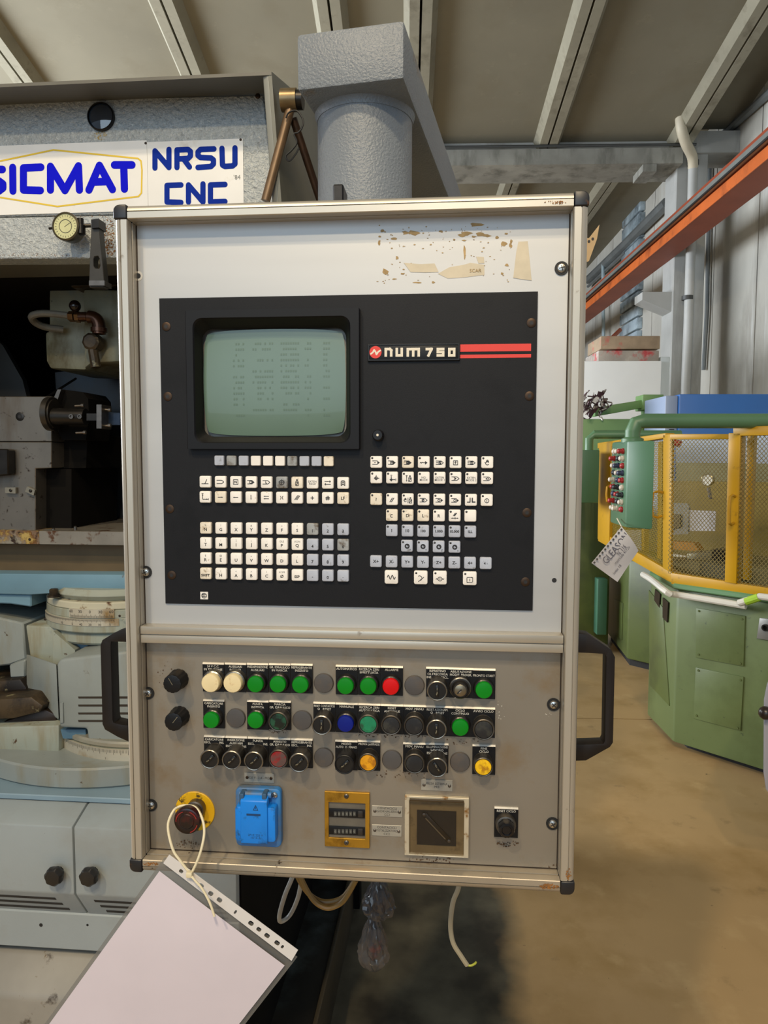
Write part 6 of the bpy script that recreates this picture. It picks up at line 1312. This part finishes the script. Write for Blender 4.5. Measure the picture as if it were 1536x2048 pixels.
uvz('head_housing', 1155, 1312, 838, 1060, v2 + .9, .8, LGR, gm2); uvz('lower_housing', 1150, 1216, 1000, 1290, v2 + .35, .6, GRN2, gm2); uvz('side_cabinet', 1196, 1213, 1158, 1270, v2 + .25, .1, mat('teal_paint', '#3f6a54', 0.45), gm2)
uvz('hanging_box', 1150, 1197, 900, 1006, v2 - .4, .3, GBX, gm2)
bm = nb(); c = hv(1178, 895, v2 - .3); z_e = hv(1178, 869, v2 - .3).z; tube(bm, [Vector((c.x, c.y, c.z - .02)), Vector((c.x, c.y, z_e - .03)), Vector((c.x, c.y, z_e)) + HU * .03, Vector((c.x, c.y, z_e)) + HU * .6], .028, 12); obj('pipe_arm', bm, PIP, gm2)
# arm with a post, and scrap on it
v3 = v2 + 1.0
uvz('post', 1291, 1315, 818, 860, v3, .12, LGR, gm2); uvz('post_head', 1286, 1327, 789, 820, v3 - .03, .2, LGR, gm2)
bm = nb(); prism(bm, [hv(1190, 815, v3), hv(1290, 799, v3), hv(1290, 815, v3), hv(1190, 833, v3)], HV * .1); obj('swing_arm', bm, LGR, gm2, bev=.006)
sc = nb(); random.seed(11)
for k in range(34):
    p = hv(random.uniform(1166, 1207), random.uniform(798, 834), v3 - random.uniform(.02, .2)); d = Vector((random.uniform(-1, 1), random.uniform(-1, 1), random.uniform(-1, 1))).normalized() * random.uniform(.03, .09)
    if k % 3: prism(sc, [p, p + d * .6, p + d * .6 + Vector((.03, .01, .05)), p + Vector((.02, .02, .06))], (0, .02, .01))
    else: tube(sc, smooth([p, p + d, p + d + Vector((d.z, .02, .04)), p + Vector((0, 0, .08))], 3), .006, 5)
scrap = obj('scrap_bundle', sc, [mat('scrap_metal', '#6d625c', 0.4, 0.5, 0.4, 14, stains=[('#d8d4cc', 16, 0.55, 0.62), ('#3a2026', 12, 0.5, 0.56)])]); tag(scrap, 'tangled bundle of scrap and rags on the end of the green swing arm', 'scrap', kind='stuff')
# blue cabinet
vb5 = v2 + .35
bc = thing('blue_cabinet', 'blue metal cabinet with a pale louvred side behind the yellow guard', 'cabinet', hv(1400, 1150, vb5))
a, b = hv(1359, 788, vb5), hv(1640, 865, vb5); ua, ub5 = huv(a)[0], huv(b)[0]
bm = nb(); uvbox(bm, ua, ub5 + .3, vb5, vb5 + .5, .0, a.z); obj('cabinet_body', bm, mat('blue_paint', '#2f66ac', 0.4, 0, 0.04, 2), bc, bev=.01)
ul = huv(hv(1331, 800, vb5 + .02))[0]
bm = nb(); uvbox(bm, ul, ua - .002, vb5 + .02, vb5 + .5, .0, a.z - .01); sd = obj('pale_side', bm, mat('pale_blue_paint', '#8e9db8', 0.4, 0, 0.05, 2), bc, bev=.008)
for k in range(3):
    for y in (830, 858): 
        p, q = hv(1338, y + 3 * k, vb5 + .02), hv(1348, y + 3 * k + 1.2, vb5 + .02); bm = nb(); uvbox(bm, huv(p)[0], huv(q)[0], vb5 + .016, vb5 + .02, q.z, p.z); obj('louvre', bm, STD, sd)
# white booth with weathered blocks on top
vw = 8.3
wbth = thing('white_booth', 'plain white booth wall standing before the concrete column', 'booth', hv(1245, 900, vw))
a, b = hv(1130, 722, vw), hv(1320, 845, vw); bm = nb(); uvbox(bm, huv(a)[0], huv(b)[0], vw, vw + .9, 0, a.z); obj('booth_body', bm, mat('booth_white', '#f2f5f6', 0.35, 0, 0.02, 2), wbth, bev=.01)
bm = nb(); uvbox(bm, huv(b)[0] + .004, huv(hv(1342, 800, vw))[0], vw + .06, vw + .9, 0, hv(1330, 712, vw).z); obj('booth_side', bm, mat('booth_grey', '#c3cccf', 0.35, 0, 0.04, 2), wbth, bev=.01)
BRK = mat('weathered_block', '#a39a90', 0.8, 0, 0.12, 4, stains=[('#b8494c', 5, 0.60, 0.70), ('#c9c2ba', 6, 0.6, 0.75)])
for nm, lab, x0, x1, y0, y1, dv2 in (('concrete_block', 'pale grey pink stained block lying directly on the white booth', 1197, 1318, 700, 722, 0.05), ('timber_block', 'upper tan pink stained block stacked on the grey one over the white booth', 1202, 1320, 671, 698, 0.1)):
    a, b = hv(x0, y0, vw + dv2), hv(x1, y1, vw + dv2); bm = nb(); uvbox(bm, huv(a)[0], huv(b)[0], vw + dv2, vw + dv2 + .6, b.z, a.z - .005)
    tag(obj(nm, bm, BRK if 'grey' in lab[:12] else mat('weathered_timber', '#a08c74', 0.8, 0, 0.15, 5, stains=[('#c04a48', 4, 0.62, 0.72)]), bev=.01), lab, 'block', 'blocks on the white booth')
tag(obj('rusty_frame', (lambda b: (tube(b, [hv(1168, 730, vw + .8), hv(1240, 660, vw + 1.6)], .03, 6), b)[1])(nb()), ORD), 'rusty red strut leaning behind the blocks', 'strut')
bm = nb(); tube(bm, [hu(1206, 525, UW - .15), hu(1207, 680, UW - .15)], .035, 8); tag(obj('thin_pole', bm, mat('pale_pole', '#a9bcc4', 0.4, 0.3)), 'thin pale upright pole in front of the far wall', 'pole')
# sleeve taped behind the control panel top right
tc_ = thing('paper_tag', 'yellowed punched paper tag sticking out behind the top right of the panel', 'tag', at(1186, 500, .10))
bm = nb(); prism(bm, [at(x, y, .10) for x, y in ((1160, 476), (1178, 476), (1199, 449), (1194, 478), (1178, 522), (1160, 530))], (0, .001, 0)); tp = obj('tag_sheet', bm, mat('yellowed_paper', '#b79c74', 0.6, 0, 0.06, 20), tc_)
for px, py in ((1178, 482.5), (1185.5, 477.5)): bm = nb(); lathe(bm, at(px, py, .0995), AX, [(.0017, 0), (.0017, .0003)], 10); obj('punch_hole', bm, INK, tp)
# grey cabinet at the right edge
vg = 2.35
gc = thing('grey_cabinet', 'grey cabinet edge with a dark knob at the right border', 'cabinet', hv(1560, 1700, vg))
bm = nb(); Pg = [hv(x, y, vg) for x, y in ((1545, 1352), (1533, 1370), (1527, 1400), (1526, 1545), (1531, 1580), (1545, 1600), (1760, 1650), (1760, 1352))]; prism(bm, Pg, Vector((ray(1527, 1480).x, ray(1527, 1480).y, 0)).normalized() * .5 + HU * .05); obj('cabinet_body', bm, mat('pale_grey_paint', '#9c9aa2', 0.45, 0, 0.04, 3), gc, bev=.01, seg=2)
bm = nb(); zl_ = min(p.z for p in Pg); uvbox(bm, huv(Pg[6])[0] - .12, huv(Pg[6])[0] - .02, vg + .1, vg + .3, 0, zl_ + .03); obj('pedestal', bm, STD, gc)
bm = nb(); ball(bm, hv(1531, 1426, vg - .015), .022, 14); obj('knob', bm, mat('knob_dark2', '#2a211c', 0.3), gc)
# ================================================================ LOOSE THINGS IN FRONT AND BELOW
# document sleeve on a cable tie
yd2 = -.032
sl = thing('document_sleeve', 'clear punched sleeve holding a blank pinkish white sheet, hung from the emergency stop', 'document', at(380, 1750, yd2))
def grid(name, c4, y_off, m, parent, n=14, amp=.004, ph=0.0):
    """a softly waved sheet between four world corners (top left, top right, bottom right, bottom left)"""
    bm = nb(); G = {}
    for i in range(n + 1):
        for j in range(n + 1):
            u, v = i / n, j / n; p = c4[0] * (1 - u) * (1 - v) + c4[1] * u * (1 - v) + c4[2] * u * v + c4[3] * (1 - u) * v
            G[i, j] = bm.verts.new(p + Vector((0, y_off - amp * math.sin(2.2 * v + ph) * math.cos(2.6 * u - .5) - amp * .5 * math.sin(5 * v + 2 * u), 0)))
    for i in range(n):
        for j in range(n): bm.faces.new((G[i, j], G[i + 1, j], G[i + 1, j + 1], G[i, j + 1]))
    return obj(name, bm, m, parent, ang=1.5)
tl, tr = at(319, 1742, yd2), at(570, 1929, yd2); dn = Vector((-(tr - tl).z * -1, 0, -(tr - tl).x)).normalized()
ac = (tr - tl).normalized(); dn = Vector((ac.z, 0, -ac.x)); dn = dn if dn.z < 0 else -dn
LEN = .297
tl.y = tr.y = yd2
SHEET = mat('pinkish_paper', '#d2c9d2', 0.5, 0, 0.015, 12)
sheet = grid('paper_sheet', [tl, tr, tr + dn * LEN, tl + dn * LEN], 0, SHEET, sl)
PLA = mat('clear_plastic', '#747472', 0.25, 0, 0, alpha=.68)
e = .005
grid('plastic_sleeve', [tl - ac * e - dn * .018, tr + ac * .007 - dn * .018, tr + ac * .007 + dn * (LEN + .01), tl - ac * e + dn * (LEN + .01)], .003, PLA, sl)
# punched strip with true holes
st0 = [at(x, y, yd2 - .001) for x, y in ((328, 1724), (340, 1707), (597, 1897), (584, 1919))]
c = bpy.data.curves.new('strip', 'CURVE'); c.dimensions = '2D'; c.fill_mode = 'BOTH'; c.extrude = .0002
def spl(pts):
    s = c.splines.new('POLY'); s.points.add(len(pts) - 1); s.use_cyclic_u = True
    for q, (x, z) in zip(s.points, pts): q.co = (x, z, 0, 1)
spl([(p.x, p.z) for p in st0])
for (x, y, w_, h_) in ((833, 165, 4.4, 4.0), (942, 245, 5.6, 5), (995, 287, 5.2, 5), (1043, 322, 5.6, 5), (1130, 388, 2.2, 4.6), (1215, 450, 5.6, 4.8), (1258, 483, 5, 4.4), (1303, 517, 5.6, 4.6), (1358, 557, 5.6, 4.6), (1387, 578, 2.6, 3.8)):
    q = at(60 + x * .3646, 1680 + y * .3646, yd2 - .001); k = .00062
    spl([(q.x + (ac.x * a * w_ + dn.x * b * h_) * k, q.z + (ac.z * a * w_ + dn.z * b * h_) * k) for a, b in ((-1, -.5), (-.6, -1), (.6, -1), (1, -.5), (1, .5), (.6, 1), (-.6, 1), (-1, .5))])
o = bpy.data.objects.new('tmp', c); COL.objects.link(o); dg = bpy.context.evaluated_depsgraph_get(); me = bpy.data.meshes.new_from_object(o.evaluated_get(dg)); bpy.data.objects.remove(o)
for v in me.vertices: v.co = Vector((v.co.x, yd2 - .0035 + v.co.z, v.co.y))
me.materials.clear(); me.materials.append(mat('strip_white', '#d5d2d0', 0.4, 0, 0.02))
put('punched_strip', me, sl)
# cable tie looped over the stop head
ct_ = thing('cable_tie', 'cream cable tie looped around the emergency stop and through the sleeve', 'cable tie', at(380, 1750, yd2))
TIE = mat('cream_tie', '#dcd0ae', 0.4, 0, 0.04, 60)
LP = [(381, 1748, -.036), (361, 1722, -.034), (345.6, 1698, -.030), (336, 1653, -.02), (345.6, 1624, -.012), (357, 1614, -.006), (372, 1611, -.004), (391, 1615, -.006), (404, 1636, -.012), (408.6, 1664, -.02), (403, 1697, -.03), (393, 1726, -.035), (383, 1746, -.037)]
bm = nb(); tube(bm, smooth([at(x, y, yy) for x, y, yy in LP], 6), .0017, 8); obj('loop', bm, TIE, ct_)
bm = nb(); tube(bm, smooth([at(x, y, yd2 - .008 - .004 * k) for k, (x, y) in enumerate(((380, 1749), (391, 1762), (404, 1777), (419, 1804), (429, 1833)))], 5), .0015, 8); obj('tail', bm, TIE, ct_)
hp_ = at(379, 1749, yd2 - .008); bm = nb(); bx(bm, hp_.x - .004, hp_.x + .004, hp_.y - .003, hp_.y + .004, hp_.z - .0035, hp_.z + .0035); obj('lock_head', bm, TIE, ct_, bev=.0012, seg=2)

# cables and bags under the panel
def cable(lab, pts, r, m, name='cable'):
    bm = nb(); tube(bm, smooth([at(x, y, yy) for x, y, yy in pts], 6), r, 8); return tag(obj(name, bm, m), lab, 'cable', 'cables under the control panel')
WC = mat('white_cable', '#a7a9a6', 0.45); OC = mat('tan_cable', '#8a6a34', 0.45); YC = mat('ivory_cable', '#9c937c', 0.45)
cable('pale looped cable hanging nearest the sleeve under the panel', [(588, 1725, .12), (586, 1750, .12), (570, 1790, .13), (559, 1830, .14), (562, 1843, .15), (580, 1830, .16), (596, 1795, .15), (604, 1755, .12)], .0034, WC)
cable('upper tan cable loop hanging under the panel middle', [(592, 1730, .10), (596, 1755, .10), (620, 1790, .10), (650, 1804, .10), (685, 1795, .1), (708, 1765, .1)], .0038, OC)
cable('lower tan cable loop hanging under the panel middle', [(600, 1730, .09), (602, 1755, .09), (625, 1798, .09), (650, 1815, .09), (672, 1812, .09), (690, 1798, .09), (712, 1760, .09)], .0038, OC)
cb_ = cable('ivory cable with bare green yellow end dangling right of the plastic bags', [(918, 1740, .10), (917, 1775, .10), (906, 1805, .11), (901, 1850, .12), (906, 1885, .12), (922, 1912, .12), (934, 1930, .12)], .0036, YC)
bm = nb(); tube(bm, smooth([at(x, y, .12) for x, y in ((934, 1930), (942, 1931), (950, 1927), (952, 1924))], 4), .0016, 6); 
g_ = obj('wire_end', bm, mat('earth_wire', '#a3a83c', 0.5), cb_)
def bag(lab, cx, cy, y, rx, rz, seed, ink):
    random.seed(seed); bm = nb(); bmesh.ops.create_icosphere(bm, subdivisions=4, radius=1.0); c = at(cx, cy, y)
    for v in bm.verts:
        n = v.co.copy(); a = math.atan2(n.y, n.x); t = (n.z + 1) / 2
        prof = (.35 + .75 * (1 - t)) if t > .25 else 1.0
        s = 1 + .14 * math.sin(9 * a + 5 * n.z + seed) + .07 * math.sin(17 * a + 3) + .05 * math.sin(23 * n.z + 3 * a)
        v.co = Vector((n.x * rx * s * prof, n.y * rx * .8 * s * prof, n.z * rz)) + c
    o = tag(obj('plastic_bag', bm, mat('clear_bag', '#454446', 0.15, 0, 0.1, 20, alpha=.55, coat=.6), ang=.5), lab, 'bag', 'plastic bags under the control panel')
    bm = nb(); ball(bm, c + Vector((.003, .0, -rz * .1)), 1, 12, (rx * .55, rx * .4, rz * .6)); obj('bag_contents', bm, ink, o)
bag('upper clear plastic bag with grey parts hanging under the panel', 757, 1795, .12, .027, .034, 2, mat('bag_grey', '#5a4e44', 0.5, 0, 0.3, 60))
bag('lower dark plastic bag with a red edge hanging below the clear one', 747, 1882, .14, .026, .047, 5, mat('bag_dark', '#26242c', 0.4, 0, 0.4, 40, stains=[('#7c2a24', 30, 0.6, 0.68)]))
# drip tray on the floor beside the machine
dt = thing('drip_tray', 'dark oily drip tray on the floor under the control panel', 'tray', atz(560, 2000, 0))
zt6 = .16; n0, n1 = atz(640, 2075, zt6), atz(668, 1794, zt6); xw = at(300, 1900, .5).x
OIL = mat('oily_black', '#1c1a16', 0.45, 0, 0.35, 5, stains=[('#3c4240', 6, 0.56, 0.72), ('#0c0b09', 4, 0.5, 0.66)]); TRM = mat('tray_edge', '#3c3426', 0.5, 0, 0.2, 5)
xt = (n0.x + n1.x) / 2
bm = nb(); bx(bm, xw, xt, .44, 1.9, 0.0, zt6 - .03); obj('tray_floor', bm, OIL, dt, bev=.003)
bm = nb(); bx(bm, xt + .001, xt + .012, .30, 1.9, 0.0, zt6); obj('tray_side', bm, TRM, dt, bev=.002)
bm = nb(); bx(bm, xw, xt, .30, .312, 0.0, zt6); obj('tray_front', bm, TRM, dt, bev=.002)
